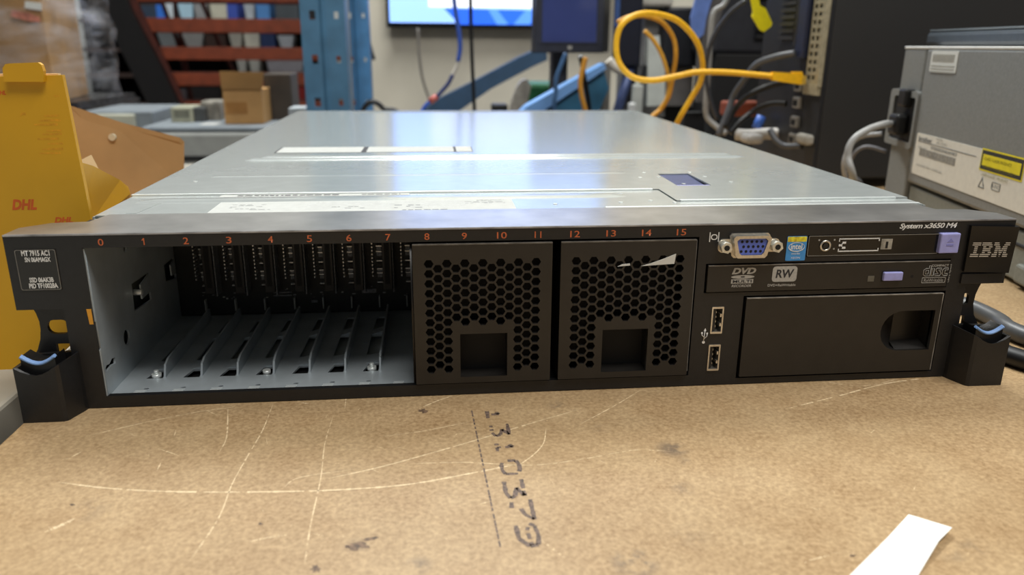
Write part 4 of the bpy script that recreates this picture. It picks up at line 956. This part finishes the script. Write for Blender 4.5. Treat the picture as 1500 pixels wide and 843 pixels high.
t = MB(); pbox(t, 882, 894, 90, 175, 1.28, .02, 0, .002); tag(t.build('support_post', mat('post_grey', (112, 110, 104), .5, noise=(40, .05))), 'narrow grey post under the edge-on display', 'post')
# blue racking: two uprights, a brace and a bright tray
rackblue = mat('rack_blue', (72, 116, 148), .5, noise=(25, .08)); rackdark = mat('rack_blue_deep', (42, 74, 104), .5, noise=(25, .08))
def upright(label, px0, px1, y, m, group):
    th = thing('rack_upright', label, 'racking', (at((px0+px1)/2, 60, y=y).x, y, FLOOR), group)
    xa, xb = at(px0, 60, y=y).x, at(px1, 60, y=y).x; w = xb-xa; mid = xa+w*.5
    t = MB(); hl = []; hr = []
    z = FLOOR+.05; dz = at(460, 85, y=y).z-at(460, 148, y=y).z
    off = at(460, 87, y=y).z
    k0 = int((off-FLOOR-.05)/dz); zs = [off+(i-k0)*dz for i in range(k0+22)]
    zs = [q for q in zs if FLOOR+.04 < q < 1.5]
    t.plate(rect(xa, mid, FLOOR, 1.6), [rect(xa+w*.20, xa+w*.34, q-.008, q+.008) for q in zs], y, y+.003)
    t.build('web', m, th)
    t = MB(); t.plate(rect(mid, xb, FLOOR, 1.6), [rect(xb-w*.24, xb-w*.14, q-.006, q+.006) for q in zs], y-.002, y+.001); t.build('flange', m, th)
    t = MB(); t.box(xa, xa+.003, y+.003, y+.06, FLOOR, 1.6); t.box(xb-.003, xb, y+.001, y+.06, FLOOR, 1.6); t.prism([(mid-.006, y), (mid, y-.006), (mid+.006, y-.002), (mid, y+.002)], 'z', FLOOR, 1.6); t.build('side_lip', m, th)
    return th
upright('nearer blue perforated rack upright behind the server', 442, 507, 1.15, rackblue, 'blue rack uprights')
upright('further blue rack upright, between the beige post and the wall', 503, 541, 2.02, mat('rack_blue_far', (62, 112, 156), .5, noise=(25, .08)), 'blue rack uprights')
t = MB(); xa, xb = at(501, 80, y=1.95).x, at(512, 80, y=1.95).x; t.box(xa, xb, 1.95, 1.99, FLOOR, 1.5); tag(t.build('wooden_post', mat('post_beige', (186, 170, 146), .6, noise=(20, .06))), 'thin beige post between the two blue uprights', 'post')
def beam(name, pts, y0, y1, th, m, label):
    a = [at(x, y, y=y0) for x, y in pts]; t = MB(); t.hull([(p.x, y0, p.z) for p in a], [(p.x, y1, p.z) for p in a]); return tag(t.build(name, m), label, 'racking')
beam('rack_brace', [(610, 172), (640, 146), (700, 116), (760, 84), (800, 66), (802, 88), (780, 98), (720, 130), (680, 158), (655, 175)], 2.2, 2.25, 0, mat('brace_blue', (44, 70, 96), .5, noise=(20, .08)), 'dark blue diagonal brace crossing the beige wall')
lt = thing('blue_tray', 'bright blue sloping steel tray below the small monitor', 'racking', (at(830, 140, y=1.25).x, 1.3, -.09))
a = [at(*q, y=1.25) for q in ((760, 168), (772, 156), (885, 93), (888, 101), (800, 160), (790, 172))]
t = MB(); t.hull([(p.x, 1.25, p.z) for p in a], [(p.x, 1.30, p.z) for p in a]); t.build('rim', mat('tray_highlight_blue', (112, 158, 214), .4, noise=(25, .06)), lt)  # lighter blue carries the highlight along the top
a = [at(*q, y=1.262) for q in ((795, 172), (802, 159), (885, 103), (892, 130), (870, 180))]
t = MB(); t.hull([(p.x, 1.262, p.z) for p in a], [(p.x, 1.292, p.z) for p in a]); t.build('side', mat('tray_side_blue', (44, 98, 128), .5, noise=(25, .08)), lt)
t = MB(); pbox(t, 773, 830, 123, 172, 1.75, .2, 0, .01); tag(t.build('crate', mat('crate_green', (26, 92, 52), .5, noise=(40, .12))), 'green crate behind the bright blue tray', 'crate')
t = MB(); q = [at(*s, y=1.7) for s in ((745, 172), (750, 148), (757, 128), (764, 118), (772, 116), (778, 126), (773, 150), (772, 172))]
t.hull([(p.x, 1.7, p.z) for p in q], [(p.x, 1.73, p.z) for p in q]); tag(t.build('plastic_bag', mat('bag_grey', (160, 154, 144), .4, noise=(60, .12))), 'crumpled translucent grey bag beside the green crate', 'bag')
t = MB(); pbox(t, 721, 744, 153, 175, 1.7, .05, 0, .004); tag(t.build('black_adapter', blackc), 'small black power adapter on the bench behind the server', 'adapter')
# leads over the wall
cable([(612, 41, 2.6), (614, 80, 2.6), (619, 115, 2.6), (628, 143, 2.6), (634, 165, 2.55)], .005, mat('cable_taupe', (120, 114, 106), .5, noise=(100, .05)), 'thin taupe cable hanging from the television down the wall')
bl = thing('patch_lead', 'blue patch lead with a white band hanging across the television', 'cable', tuple(at(670, 60, y=1.5)))
bm1 = mat('cable_blue', (50, 84, 170), .45, noise=(100, .05))
t = MB(); pcable(t, [(663, -20, 1.5), (667, 15, 1.5), (672, 45, 1.5), (674, 70, 1.5), (671, 90, 1.5)], .0052); t.build('upper_lead', bm1, bl)
t = MB(); pcable(t, [(671, 90, 1.5), (669, 98, 1.5), (663, 110, 1.5)], .0042); t.build('white_band', mat('band_white', (190, 184, 174), .5, noise=(100, .05)), bl)
t = MB(); pcable(t, [(663, 110, 1.5), (657, 122, 1.5), (648, 133, 1.5), (640, 142, 1.5)], .0046); t.build('lower_lead', mat('lead_navy', (44, 56, 104), .45, noise=(100, .05)), bl)
t = MB(); pcable(t, [(640, 141, 1.5), (630, 149, 1.5)], .0075); t.build('red_plug', mat('plug_red', (186, 96, 88), .45, noise=(100, .05)), bl)
t = MB(); pcable(t, [(630, 149, 1.5), (620, 160, 1.5), (610, 185, 1.5), (600, 232, 1.5)], .0046); t.build('tail_lead', bm1, bl)
cable([(689, -20, 1.35), (690, 40, 1.35), (692, 100, 1.35), (695, 160, 1.35), (696, 185, 1.33)], .004, blackc, 'straight black cable hanging down in front of the television')
cable([(535, 35, 2.3), (540, 60, 2.3), (548, 88, 2.3)], .006, mat('cable_soft_black', (52, 52, 54), .5, noise=(100, .05)), 'short black cable end hanging beside the far upright')
cable([(530, 168, 1.5), (535, 156, 1.5), (545, 149, 1.5), (555, 153, 1.5), (563, 160, 1.5), (580, 163, 1.5), (592, 180, 1.5), (600, 225, 1.5)], .006, blackc, 'black cable hump peeping over the rear edge of the server')
cable([(829, 78, 1.2), (822, 95, 1.2), (815, 115, 1.2), (814, 135, 1.2), (812, 150, 1.2), (811, 180, 1.21), (810, 212, 1.235)], .0045, mat('cable_steel_blue', (62, 96, 136), .45, noise=(100, .05)), 'steel blue cable dropping from the small monitor')
cable([(858, 84, 1.15), (854, 100, 1.15), (850, 120, 1.15), (852, 140, 1.15), (858, 165, 1.15)], .005, mat('cable_ochre', (200, 142, 52), .45, noise=(100, .05)), 'ochre cable dropping under the small monitor')
cable([(850, 82, 1.16), (853, 95, 1.17), (855, 110, 1.18), (862, 150, 1.2), (866, 200, 1.24)], .005, blackc, 'stub of black cable under the small monitor')
cable([(891, 88, 1.2), (900, 98, 1.2), (910, 104, 1.2)], .009, mat('cable_white', (206, 202, 192), .5, noise=(100, .05)), 'short white lead end left of the yellow cable loop')
# equipment between the displays and the tower
eq = thing('rack_equipment', 'grey and black equipment stack behind the yellow cable loop', 'equipment', (at(985, 80, y=1.3).x, 1.5, -.09))
t = MB(); pbox(t, 942, 980, 8, 172, 1.4, .25, 0, .004); t.build('grey_side', mat('equipment_grey', (122, 120, 118), .5, noise=(40, .05)), eq)
t = MB(); pbox(t, 972, 1042, 10, 98, 1.36, .3, 0, .006); t.build('black_unit', mat('equipment_black', (34, 36, 42), .45, noise=(60, .1)), eq)
t = MB(); pbox(t, 975, 1015, 98, 156, 1.38, .2, 0, .003); t.build('lower_unit', mat('equipment_taupe', (118, 114, 112), .5, noise=(40, .06)), eq)
t = MB(); pbox(t, 940, 988, -30, 9, 1.35, .25, 0, .006); t.build('top_unit', mat('equipment_cream', (194, 190, 180), .5, noise=(40, .03)), eq)
t = MB(); pbox(t, 930, 1040, 156, 200, 1.42, .2, 0, .004); t.build('base_unit', mat('equipment_dark', (52, 50, 50), .5, noise=(40, .08)), eq)
t = MB(); t2 = [at(*q, y=1.33) for q in ((949, 54), (966, 52), (968, 84), (974, 90), (974, 154), (948, 156))]; t.hull([(p.x, 1.33, p.z) for p in t2], [(p.x, 1.35, p.z) for p in t2])
tag(t.build('leaning_board', mat('panel_white', (206, 212, 206), .5, noise=(40, .03))), 'upright white board leaning on the grey equipment', 'board')
t = MB(); pbox(t, 926, 941, 124, 215, 1.28, .02, 0, .004); t.cyl(at(934, 118, y=1.29), at(934, 126, y=1.29), .005, 10); tag(t.build('white_bottle', mat('bottle_white', (186, 190, 184), .45, noise=(40, .04))), 'small white bottle behind the rear corner of the server', 'bottle')
t = MB(); pbox(t, 921, 931, 151, 215, 1.24, .02, 0, .004); tag(t.build('white_canister', mat('cap_white', (214, 216, 214), .45, noise=(40, .04))), 'slim white canister in front of the small white bottle', 'canister')
ch = thing('desk_chair', 'blue backed desk chair beyond the black equipment', 'chair', (at(1030, 30, y=1.05).x, 1.07, FLOOR))
q = [at(*s, y=1.05) for s in ((1014, 52), (1013, 25), (1018, 5), (1026, -25), (1052, -25), (1040, 8), (1034, 30), (1031, 50), (1024, 56))]
t = MB(); t.hull([(p.x, 1.05, p.z) for p in q], [(p.x+.01, 1.09, p.z) for p in q]); t.build('backrest', mat('chair_blue', (92, 120, 186), .6, noise=(60, .06)), ch)
q = [at(*s, y=1.06) for s in ((1030, 52), (1034, 30), (1042, 5), (1052, -25), (1068, -25), (1060, 12), (1044, 60), (1040, 150), (1020, 150), (1024, 60))]
t = MB(); t.hull([(p.x, 1.062, p.z) for p in q], [(p.x+.01, 1.10, p.z) for p in q]); t.build('back_frame', mat('chair_frame_grey', (84, 82, 82), .5, noise=(60, .06)), ch)
xx = ch.location.x
t = MB(); t.box(xx-.2, xx+.22, .885, 1.12, -.42, -.36, 0, .02); t.build('seat', mat('chair_seat_blue', (70, 92, 150), .7, noise=(60, .06)), ch)
t = MB(); t.box(xx-.01, xx+.03, 1.085, 1.12, -.40, .05); t.cyl((xx, 1.03, FLOOR+.06), (xx, 1.03, -.42), .025, 12); t.build('column', dark, ch)
for k in range(5):
    a = 2*math.pi*k/5; t = MB(); t.tube([(xx, 1.03, FLOOR+.08), (xx+.17*math.cos(a), 1.03+.17*math.sin(a), FLOOR+.04)], .018, 8, 0, False); t.cyl((xx+.17*math.cos(a)-.012, 1.03+.17*math.sin(a), FLOOR+.025), (xx+.17*math.cos(a)+.012, 1.03+.17*math.sin(a), FLOOR+.025), .025, 12); t.build('leg', dark, ch)
bk = thing('server_unit', 'black vented equipment case standing behind the grey cables', 'equipment', (at(1090, 60, y=1.26).x, 1.35, -.09))
t = MB(); x_0, x_1, z_0, z_1 = pbox(t, 1048, 1180, -60, 79, 1.22, .135, 0, .008); t.build('casing', mat('unit_black', (40, 41, 46), .45, noise=(40, .12)), bk)
t = MB()
for k in range(13): 
    z = z_0+.03+k*.015; t.box(x_0+.085, x_1-.04, 1.212, 1.219, z, z+.007, 0)
t.build('vent_slats', mat('vent_black', (24, 24, 26), .5, noise=(60, .1)), bk)
t = MB(); t.box(x_0+.01, x_1-.01, 1.225, 1.35, -.09, z_0+.001, 0, .004); t.build('plinth', mat('plinth_black', (17, 17, 18), .6, noise=(40, .1)), bk)

# ---- rear bench carrying the displays and the machines
rb = thing('rear_bench', 'low bench behind the server carrying the grey machines and monitors', 'workbench', (-.2, 1.5, FLOOR))
t = MB(); t.box(-.86, 1.15, 1.215, 1.93, -.115, -.09, 0, .002); t.build('bench_top', mat('rear_bench_grey', (128, 126, 120), .6, noise=(30, .05)), rb)
for x in (-.82, 1.1):
    for y in (1.26, 1.88): t = MB(); t.box(x-.025, x+.025, y-.025, y+.025, FLOOR, -.115); t.build('leg', steel_grey, rb)
# grey machines
gm = mat('machine_grey', (150, 152, 148), .5, noise=(30, .05)); gm2 = mat('machine_blue_grey', (122, 130, 136), .5, noise=(30, .05))
g1 = thing('flat_machine', 'wide flat grey machine under the small brown box', 'machine', (at(310, 210, y=1.3).x, 1.45, -.09))
t = MB(); xa, xb = at(203, 200, y=1.3).x, at(470, 200, y=1.3).x; zt = at(300, 186, y=1.3).z
t.box(xa, xb, 1.3, 1.66, -.089, zt-.012, 0, .006); t.build('casing', gm, g1)
t = MB(); t.box(xa+.004, xb-.004, 1.305, 1.65, zt-.012, zt, 0, .005); t.build('lid', gm2, g1)
t = MB(); pbox(t, 205, 380, 229, 236, 1.296, .006, 0, .001); t.build('base_gap', dark, g1)
g2 = thing('grey_unit', 'blue-grey boxed unit behind the brown carton flap', 'machine', (at(160, 150, y=1.5).x, 1.6, -.09))
t = MB(); pbox(t, 120, 196, 168, 200, 1.48, .02, 0, .003); t.build('front', mat('unit_cream', (172, 172, 156), .5, noise=(30, .06)), g2)
t = MB(); xa, xb = at(120, 160, y=1.5).x, at(222, 160, y=1.5).x; t.box(xa, xb, 1.5, 1.72, -.089, at(150, 163, y=1.5).z, 0, .004); t.build('casing', gm2, g2)
g3 = thing('small_device', 'small cream device on the wide flat machine, left of the brown box', 'device', (at(265, 170, y=1.42).x, 1.45, zt))
t = MB(); x_0, x_1, z_0, z_1 = pbox(t, 250, 282, 157, 182, 1.40, .08, 0, .003); t.build('casing', mat('device_cream', (156, 156, 136), .5, noise=(40, .08)), g3)
t = MB(); pbox(t, 255, 277, 161, 172, 1.398, .006, 0, .001); t.build('front_window', mat('device_window', (110, 110, 96), .4, noise=(60, .1)), g3)
t = MB(); t.box(x_0+.006, x_1-.004, 1.405, 1.47, zt, z_0+.0005); t.build('base', mat('device_base', (98, 96, 88), .5, noise=(60, .1)), g3)
t = MB(); t.box(x_1-.001, x_1+.022, 1.41, 1.47, zt, z_1-.002, 0, .002); t.build('side_unit', mat('device_side', (68, 70, 70), .5, noise=(60, .1)), g3)
t = MB(); x_0, x_1, z_0, z_1 = pbox(t, 294, 322, 148, 183, 1.44, .06, 0, .006); 
o = t.build('grey_bundle', mat('bundle_grey', (126, 122, 112), .6, noise=(60, .25))); tag(o, 'crumpled grey bundle between the cream device and the brown box', 'bundle')
t = MB(); pbox(t, 288, 322, 183, 196, 1.34, .05, 0, .005); tag(t.build('white_carton', mat('small_carton_white', (186, 186, 182), .5, noise=(60, .05))), 'low white carton in front of the crumpled grey bundle', 'box')
bb2 = thing('cardboard_box', 'small brown cardboard box with a raised flap on the wide flat machine', 'box', (at(355, 170, y=1.36).x, 1.4, zt))
t = MB(); xa, xb = at(328, 160, y=1.36).x, at(385, 160, y=1.36).x; z1_ = at(355, 131, y=1.36).z
t.box(xa, xb, 1.36, 1.48, zt, z1_, 0, .001); t.build('body', kraft, bb2)
t = MB(); q = [at(*s, y=1.36) for s in ((325, 131), (384, 131), (388, 106), (324, 104))]; t.hull([(p.x, 1.357-(.012 if i > 1 else 0), p.z) for i, p in enumerate(q)], [(p.x, 1.361-(.012 if i > 1 else 0), p.z) for i, p in enumerate(q)]); t.build('flap', mat('flap_brown', (170, 128, 76), .7, noise=(20, .05)), bb2)
t = MB(); pbox(t, 331, 362, 150, 167, 1.3592, .001, 0, 0); t.build('parcel_tape', mat('tape_brown', (158, 112, 60), .4, noise=(40, .05)), bb2)
t = MB(); x_0, x_1, z_0, z_1 = pbox(t, 388, 428, 108, 186, 1.45, .10, 0, .003); tag(t.build('shaded_side', mat('carton_shade', (62, 54, 46), .6, noise=(20, .15))), 'dark block for the shaded side of the small brown cardboard box', 'box')  # side of the brown box, its shade put into the dark colour
t = MB(); pbox(t, 424, 448, 158, 215, 1.23, .06, 0, .003); tag(t.build('pale_block', mat('block_pale', (176, 184, 188), .5, noise=(30, .05))), 'pale grey block at the foot of the nearer blue upright', 'box')

# ---- film-wrapped carton on a dark wrapped load
fw = thing('wrapped_carton', 'large cardboard carton wrapped in clear stretch film, behind the yellow carton', 'box', (at(30, 60, y=1.6).x, 1.8, at(30, 140, y=1.6).z))
xr = at(118, 60, y=1.6).x; xc = at(68, 60, y=1.56).x; zb = at(60, 149, y=1.6).z
t = MB(); cb = at(118, 60, y=1.9).x; t.prism([(xc-.75, 1.62), (xc, 1.56), (cb, 1.9), (cb-.75, 2.0)], 'z', zb, zb+.62); t.build('carton', mat('carton_kraft', (160, 122, 74), .6, noise=(12, .12)), fw)
t = MB(); q = [at(*s, y=1.574) for s in ((43, 2), (66, 5), (66, 16), (42, 12))]; t.hull([(p.x, 1.555, p.z) for p in q], [(p.x, 1.558, p.z) for p in q]); t.build('address_label', white, fw)
t = MB(); q = [at(*s, y=1.574) for s in ((25, 15), (50, 20), (64, 26), (64, 33), (46, 31), (22, 24))]; t.hull([(p.x, 1.553, p.z) for p in q], [(p.x, 1.556, p.z) for p in q]); t.build('red_tape', mat('tape_rose', (170, 104, 84), .5, noise=(60, .25)), fw)
film = bpy.data.materials.new('stretch_film'); film.use_nodes = True
nt = film.node_tree; b_ = nt.nodes['Principled BSDF']; out = nt.nodes['Material Output']
b_.inputs['Base Color'].default_value = rgb((206, 206, 212)); b_.inputs['Roughness'].default_value = .22
tr = nt.nodes.new('ShaderNodeBsdfTransparent'); mx = nt.nodes.new('ShaderNodeMixShader'); nz = nt.nodes.new('ShaderNodeTexNoise'); nz.inputs['Scale'].default_value = 9; nz.inputs['Detail'].default_value = 6
tc = nt.nodes.new('ShaderNodeTexCoord'); mp = nt.nodes.new('ShaderNodeMapping'); mp.inputs['Scale'].default_value = (1, 1, 3); mp.inputs['Rotation'].default_value = (0, .5, 0)
rp = nt.nodes.new('ShaderNodeMapRange'); rp.inputs[1].default_value = .40; rp.inputs[2].default_value = .78; rp.inputs[3].default_value = .02; rp.inputs[4].default_value = .45
nt.links.new(tc.outputs['Object'], mp.inputs['Vector']); nt.links.new(mp.outputs['Vector'], nz.inputs['Vector']); nt.links.new(nz.outputs['Fac'], rp.inputs[0]); nt.links.new(rp.outputs[0], mx.inputs[0])
nt.links.new(tr.outputs[0], mx.inputs[1]); nt.links.new(b_.outputs[0], mx.inputs[2]); nt.links.new(mx.outputs[0], out.inputs['Surface'])
bpn = nt.nodes.new('ShaderNodeBump'); bpn.inputs['Strength'].default_value = .6; bpn.inputs['Distance'].default_value = .01; nt.links.new(nz.outputs['Fac'], bpn.inputs['Height']); nt.links.new(bpn.outputs['Normal'], b_.inputs['Normal'])
t = MB(); rnd2 = random.Random(2); cols = []
ring = [(xc-.74, 1.595), (xc-.5, 1.575), (xc-.25, 1.555), (xc-.05, 1.53), (xc+.01, 1.535), (at(118, 60, y=1.62).x, 1.62), (at(150, 60, y=1.7).x, 1.7), (at(158, 60, y=1.8).x, 1.8), (at(163, 60, y=1.92).x, 1.92), (cb-.02, 2.02)]
zs = [zb+.003+.04*k for k in range(17)]
for i, (x, y) in enumerate(ring):
    cols.append([t.bm.verts.new((x+rnd2.uniform(-.01, .01)+(.015 if 4 < i < 8 and k < 5 else 0), y+rnd2.uniform(-.008, .008), z)) for k, z in enumerate(zs)])
for p_, q_ in zip(cols, cols[1:]):
    for k in range(16): t.bm.faces.new((p_[k], q_[k], q_[k+1], p_[k+1])).smooth = True
t.build('stretch_film', film, fw)
dl = thing('wrapped_load', 'dark wrapped load carrying the film-wrapped carton', 'load', (xc-.3, 1.85, FLOOR))
t = MB(); t.prism([(xc-.8, 1.60), (xc+.03, 1.545), (-.872, 1.60), (-.868, 2.0), (cb-.8, 2.05)], 'z', FLOOR+.12, zb-.002, 0, .012); t.build('load_body', mat('dark_wrap', (36, 35, 38), .25, noise=(14, .35), bump=(20, .8, .02)), dl)
t = MB()
for k in range(3): t.box(xc-.75+.33*k, xc-.65+.33*k, 1.6, 2.0, FLOOR, FLOOR+.1)
t.box(xc-.78, xc+.04, 1.6, 2.04, FLOOR+.1, FLOOR+.12); t.build('pallet', mat('pallet_wood', (150, 120, 84), .7, noise=(20, .1)), dl)

# ---- rust red steel stair with a dark stringer, shelving with containers beyond
rust = mat('rust_red_steel', (138, 64, 38), .55, noise=(20, .12)); rustd = mat('rust_dark_steel', (82, 36, 26), .6, noise=(20, .15)); stringm = mat('stringer_black', (18, 15, 15), .55, noise=(20, .15))
YS = 4.0
stair = thing('steel_stair', 'rust red steel staircase with a dark stringer, left of the blue upright', 'staircase', (at(330, 60, y=YS).x, YS, FLOOR))
for i, (x0, y0, y1) in enumerate(((172, -13, 3), (188, 27, 48), (210, 69, 88), (232, 107, 126), (252, 150, 170))):
    a = at(x0, y0, y=YS+.1*i*0); xe = at(520, 60, y=YS).x
    zt_ = at(330, y0, y=YS).z; zb_ = at(330, y1, y=YS).z
    t = MB(); t.box(a.x, xe, YS, YS+.22, zb_, zt_, 0, .004); t.build('tread', rust, stair)
q = [at(*s, y=YS-.06) for s in ((118, -60), (160, -60), (194, 20), (232, 90), (268, 165), (300, 235), (262, 235), (215, 150), (180, 80), (150, 20))]
t = MB(); t.hull([(p.x, YS-.06, p.z) for p in q], [(p.x, YS-.02, p.z) for p in q]); t.build('stringer', stringm, stair)
q = [at(*s, y=YS-.02) for s in ((160, -20), (190, -20), (216, 35), (262, 130), (280, 180), (262, 175), (234, 120), (196, 40))]
t = MB(); t.hull([(p.x, YS-.018, p.z) for p in q], [(p.x, YS-.001, p.z) for p in q]); t.build('stringer_flange', rustd, stair)
for pts in (((233, -10), (246, 26), (262, 68), (282, 150)), ((256, -10), (258, 26), (268, 68), (274, 110)), ((292, -5), (306, 27), (322, 66), (345, 110))):
    t = MB(); t.tube([at(x, y, y=YS+.3) for x, y in pts], .013, 6); t.build('tie_rod', rustd, stair)
zf = at(300, 235, y=YS).z
t = MB(); q0 = at(281, 235, y=YS-.04); t.box(q0.x-.05, q0.x+.05, YS-.06, YS+.2, FLOOR, q0.z+.04); t.build('stair_foot', stringm, stair)
shf = thing('shelving', 'dark shelving of containers seen through the rust red treads', 'shelving', (at(330, 60, y=5.2).x, 5.4, FLOOR))
xs0, xs1 = at(120, 60, y=5.2).x, at(470, 60, y=5.2).x
shelf_z = [at(330, y, y=5.2).z for y in (28, 70, 107, 150)]
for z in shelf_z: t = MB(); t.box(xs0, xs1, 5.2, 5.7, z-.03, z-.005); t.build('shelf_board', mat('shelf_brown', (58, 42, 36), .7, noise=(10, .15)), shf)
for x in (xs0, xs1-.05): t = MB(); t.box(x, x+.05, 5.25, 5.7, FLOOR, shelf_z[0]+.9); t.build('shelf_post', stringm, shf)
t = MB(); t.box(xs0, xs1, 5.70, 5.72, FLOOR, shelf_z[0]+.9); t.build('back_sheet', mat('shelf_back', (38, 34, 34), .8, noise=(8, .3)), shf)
GRP = 'containers seen through the stair'
def bin_(name, cat, label, px0, px1, row, top, col, taper=.0):
    y = 5.25; z0 = shelf_z[row]-.0045; z1 = at((px0+px1)/2, top, y=y).z; xa = at(px0, top, y=y).x; xb = at(px1, top, y=y).x; dd = .22; w = (xb-xa)*taper
    t = MB(); A_ = [(xa+w, y+w*.5, z0), (xb-w, y+w*.5, z0), (xb-w, y+dd-w*.5, z0), (xa+w, y+dd-w*.5, z0)]; B_ = [(xa, y, z1), (xb, y, z1), (xb, y+dd, z1), (xa, y+dd, z1)]
    t.hull(A_, B_); tag(t.build(name, mat(label.split()[0]+'_container', col, .4, noise=(10, .06))), label, cat, GRP)
bin_('storage_bin', 'bin', 'slim dark blue bin at the left end of the top shelf behind the stair', 207, 228, 0, 8, (52, 66, 84))
bin_('plastic_tub', 'tub', 'bright blue tub at the left end of the top shelf behind the stair', 228, 239, 0, 7, (56, 118, 214))
bin_('plastic_tub', 'tub', 'white tapered tub next to the bright blue tub', 240, 259, 0, 0, (216, 226, 232), .2)
bin_('plastic_tub', 'tub', 'pale cyan tub between two red tie rods on the top shelf', 259, 282, 0, 0, (186, 222, 240), .15)
bin_('storage_bin', 'bin', 'grey tapered bin right of the pale cyan tub', 282, 302, 0, -3, (150, 150, 150), .1)
bin_('storage_box', 'box', 'cream box left of the round blue drum on the top shelf', 306, 331, 0, -3, (200, 196, 176), .05)
bin_('drum', 'drum', 'blue drum in the middle of the top shelf behind the stair', 331, 346, 0, -2, (62, 84, 170))
bin_('storage_box', 'box', 'white wedge-shaped box right of the blue drum', 355, 372, 0, -2, (186, 194, 200), .2)
bin_('storage_bin', 'bin', 'sky blue upright bin near the blue upright on the top shelf', 373, 394, 0, -2, (84, 138, 198), .05)
bin_('storage_box', 'box', 'charcoal box with pale end beside the nearer blue upright', 402, 436, 0, -2, (72, 78, 82))
bin_('crate', 'crate', 'grey ribbed crate at the left end of the second shelf', 229, 262, 1, 46, (140, 146, 148), .15)
bin_('storage_bin', 'bin', 'large light grey bin on the second shelf', 265, 298, 1, 46, (172, 172, 170), .2)
bin_('storage_box', 'box', 'dark brown box right of the large light grey bin', 300, 330, 1, 50, (70, 50, 42))
bin_('plastic_tub', 'tub', 'ivory tub on the second shelf left of the bright beaker', 334, 354, 1, 46, (202, 200, 188), .2)
bin_('beaker', 'beaker', 'bright white beaker on the second shelf', 357, 379, 1, 48, (236, 234, 218), .05)
bin_('storage_box', 'box', 'navy box beside the bright white beaker', 381, 402, 1, 48, (48, 70, 118))
bin_('bowl', 'bowl', 'white bowl on the second shelf beside the blue upright', 406, 430, 1, 52, (214, 222, 230), .2)
bin_('plastic_tub', 'tub', 'small white tub, left of two on the third shelf', 346, 360, 2, 86, (206, 206, 198), .2)
bin_('plastic_tub', 'tub', 'small white tub, right of two on the third shelf', 364, 380, 2, 86, (206, 206, 198), .15)
bin_('plastic_sack', 'sack', 'pale lilac sack on the third shelf beside the blue upright', 390, 444, 2, 89, (186, 184, 192), .06)
bin_('storage_box', 'box', 'small grey box on the lowest shelf left of the brown cardboard box', 248, 272, 3, 130, (96, 88, 92))
bin_('storage_box', 'box', 'black box on the lowest shelf behind the brown cardboard box', 278, 322, 3, 127, (40, 36, 36))
bin_('storage_box', 'box', 'red and white box on the lowest shelf beside the blue upright', 428, 446, 3, 128, (170, 52, 50))
# ================================================================== camera, lamps, world
cd = bpy.data.cameras.new('camera'); cam = bpy.data.objects.new('camera', cd); C.objects.link(cam)
cd.sensor_width = 36; cd.lens = FPX/1500*36; cd.clip_start = .02; cd.clip_end = 40
cam.matrix_world = Matrix(((_r.x, _u.x, -_f.x, CAM.x), (_r.y, _u.y, -_f.y, CAM.y), (_r.z, _u.z, -_f.z, CAM.z), (0, 0, 0, 1)))
cd.dof.use_dof = True; cd.dof.focus_distance = .40; cd.dof.aperture_fstop = 9.5
bpy.context.scene.camera = cam
def area(name, loc, size, power, target, col=(1, 1, 1)):
    l = bpy.data.lights.new(name, 'AREA'); l.shape = 'RECTANGLE'; l.size, l.size_y = size; l.energy = power; l.color = col
    o = bpy.data.objects.new(name, l); C.objects.link(o); o.location = loc
    o.rotation_euler = (Vector(target)-Vector(loc)).to_track_quat('-Z', 'Y').to_euler()
area('ceiling_tube_front', (.55, -.65, 2.1), (1.6, .4), 40, (.2, .0, 0), (1, .97, .92))
area('ceiling_tube_middle', (.1, .35, 2.2), (1.6, .4), 9, (.1, .35, 0), (.99, 1, .97))
area('ceiling_tube_rear', (-.2, 1.6, 2.3), (1.8, .35), 74, (-.1, 1.5, 0), (.98, 1, .98))
area('ceiling_tube_hall', (-1.2, 4.6, 2.5), (2.2, .5), 60, (-1.2, 6.6, .9), (.97, 1, 1))
w = bpy.data.worlds.new('world'); bpy.context.scene.world = w; w.use_nodes = True
w.node_tree.nodes['Background'].inputs[0].default_value = (.95, .98, 1, 1); w.node_tree.nodes['Background'].inputs[1].default_value = .14
vs = bpy.context.scene.view_settings
vs.view_transform = 'Standard'; vs.look = 'None'; vs.exposure = 0.15; vs.gamma = 1; vs.use_curve_mapping = False
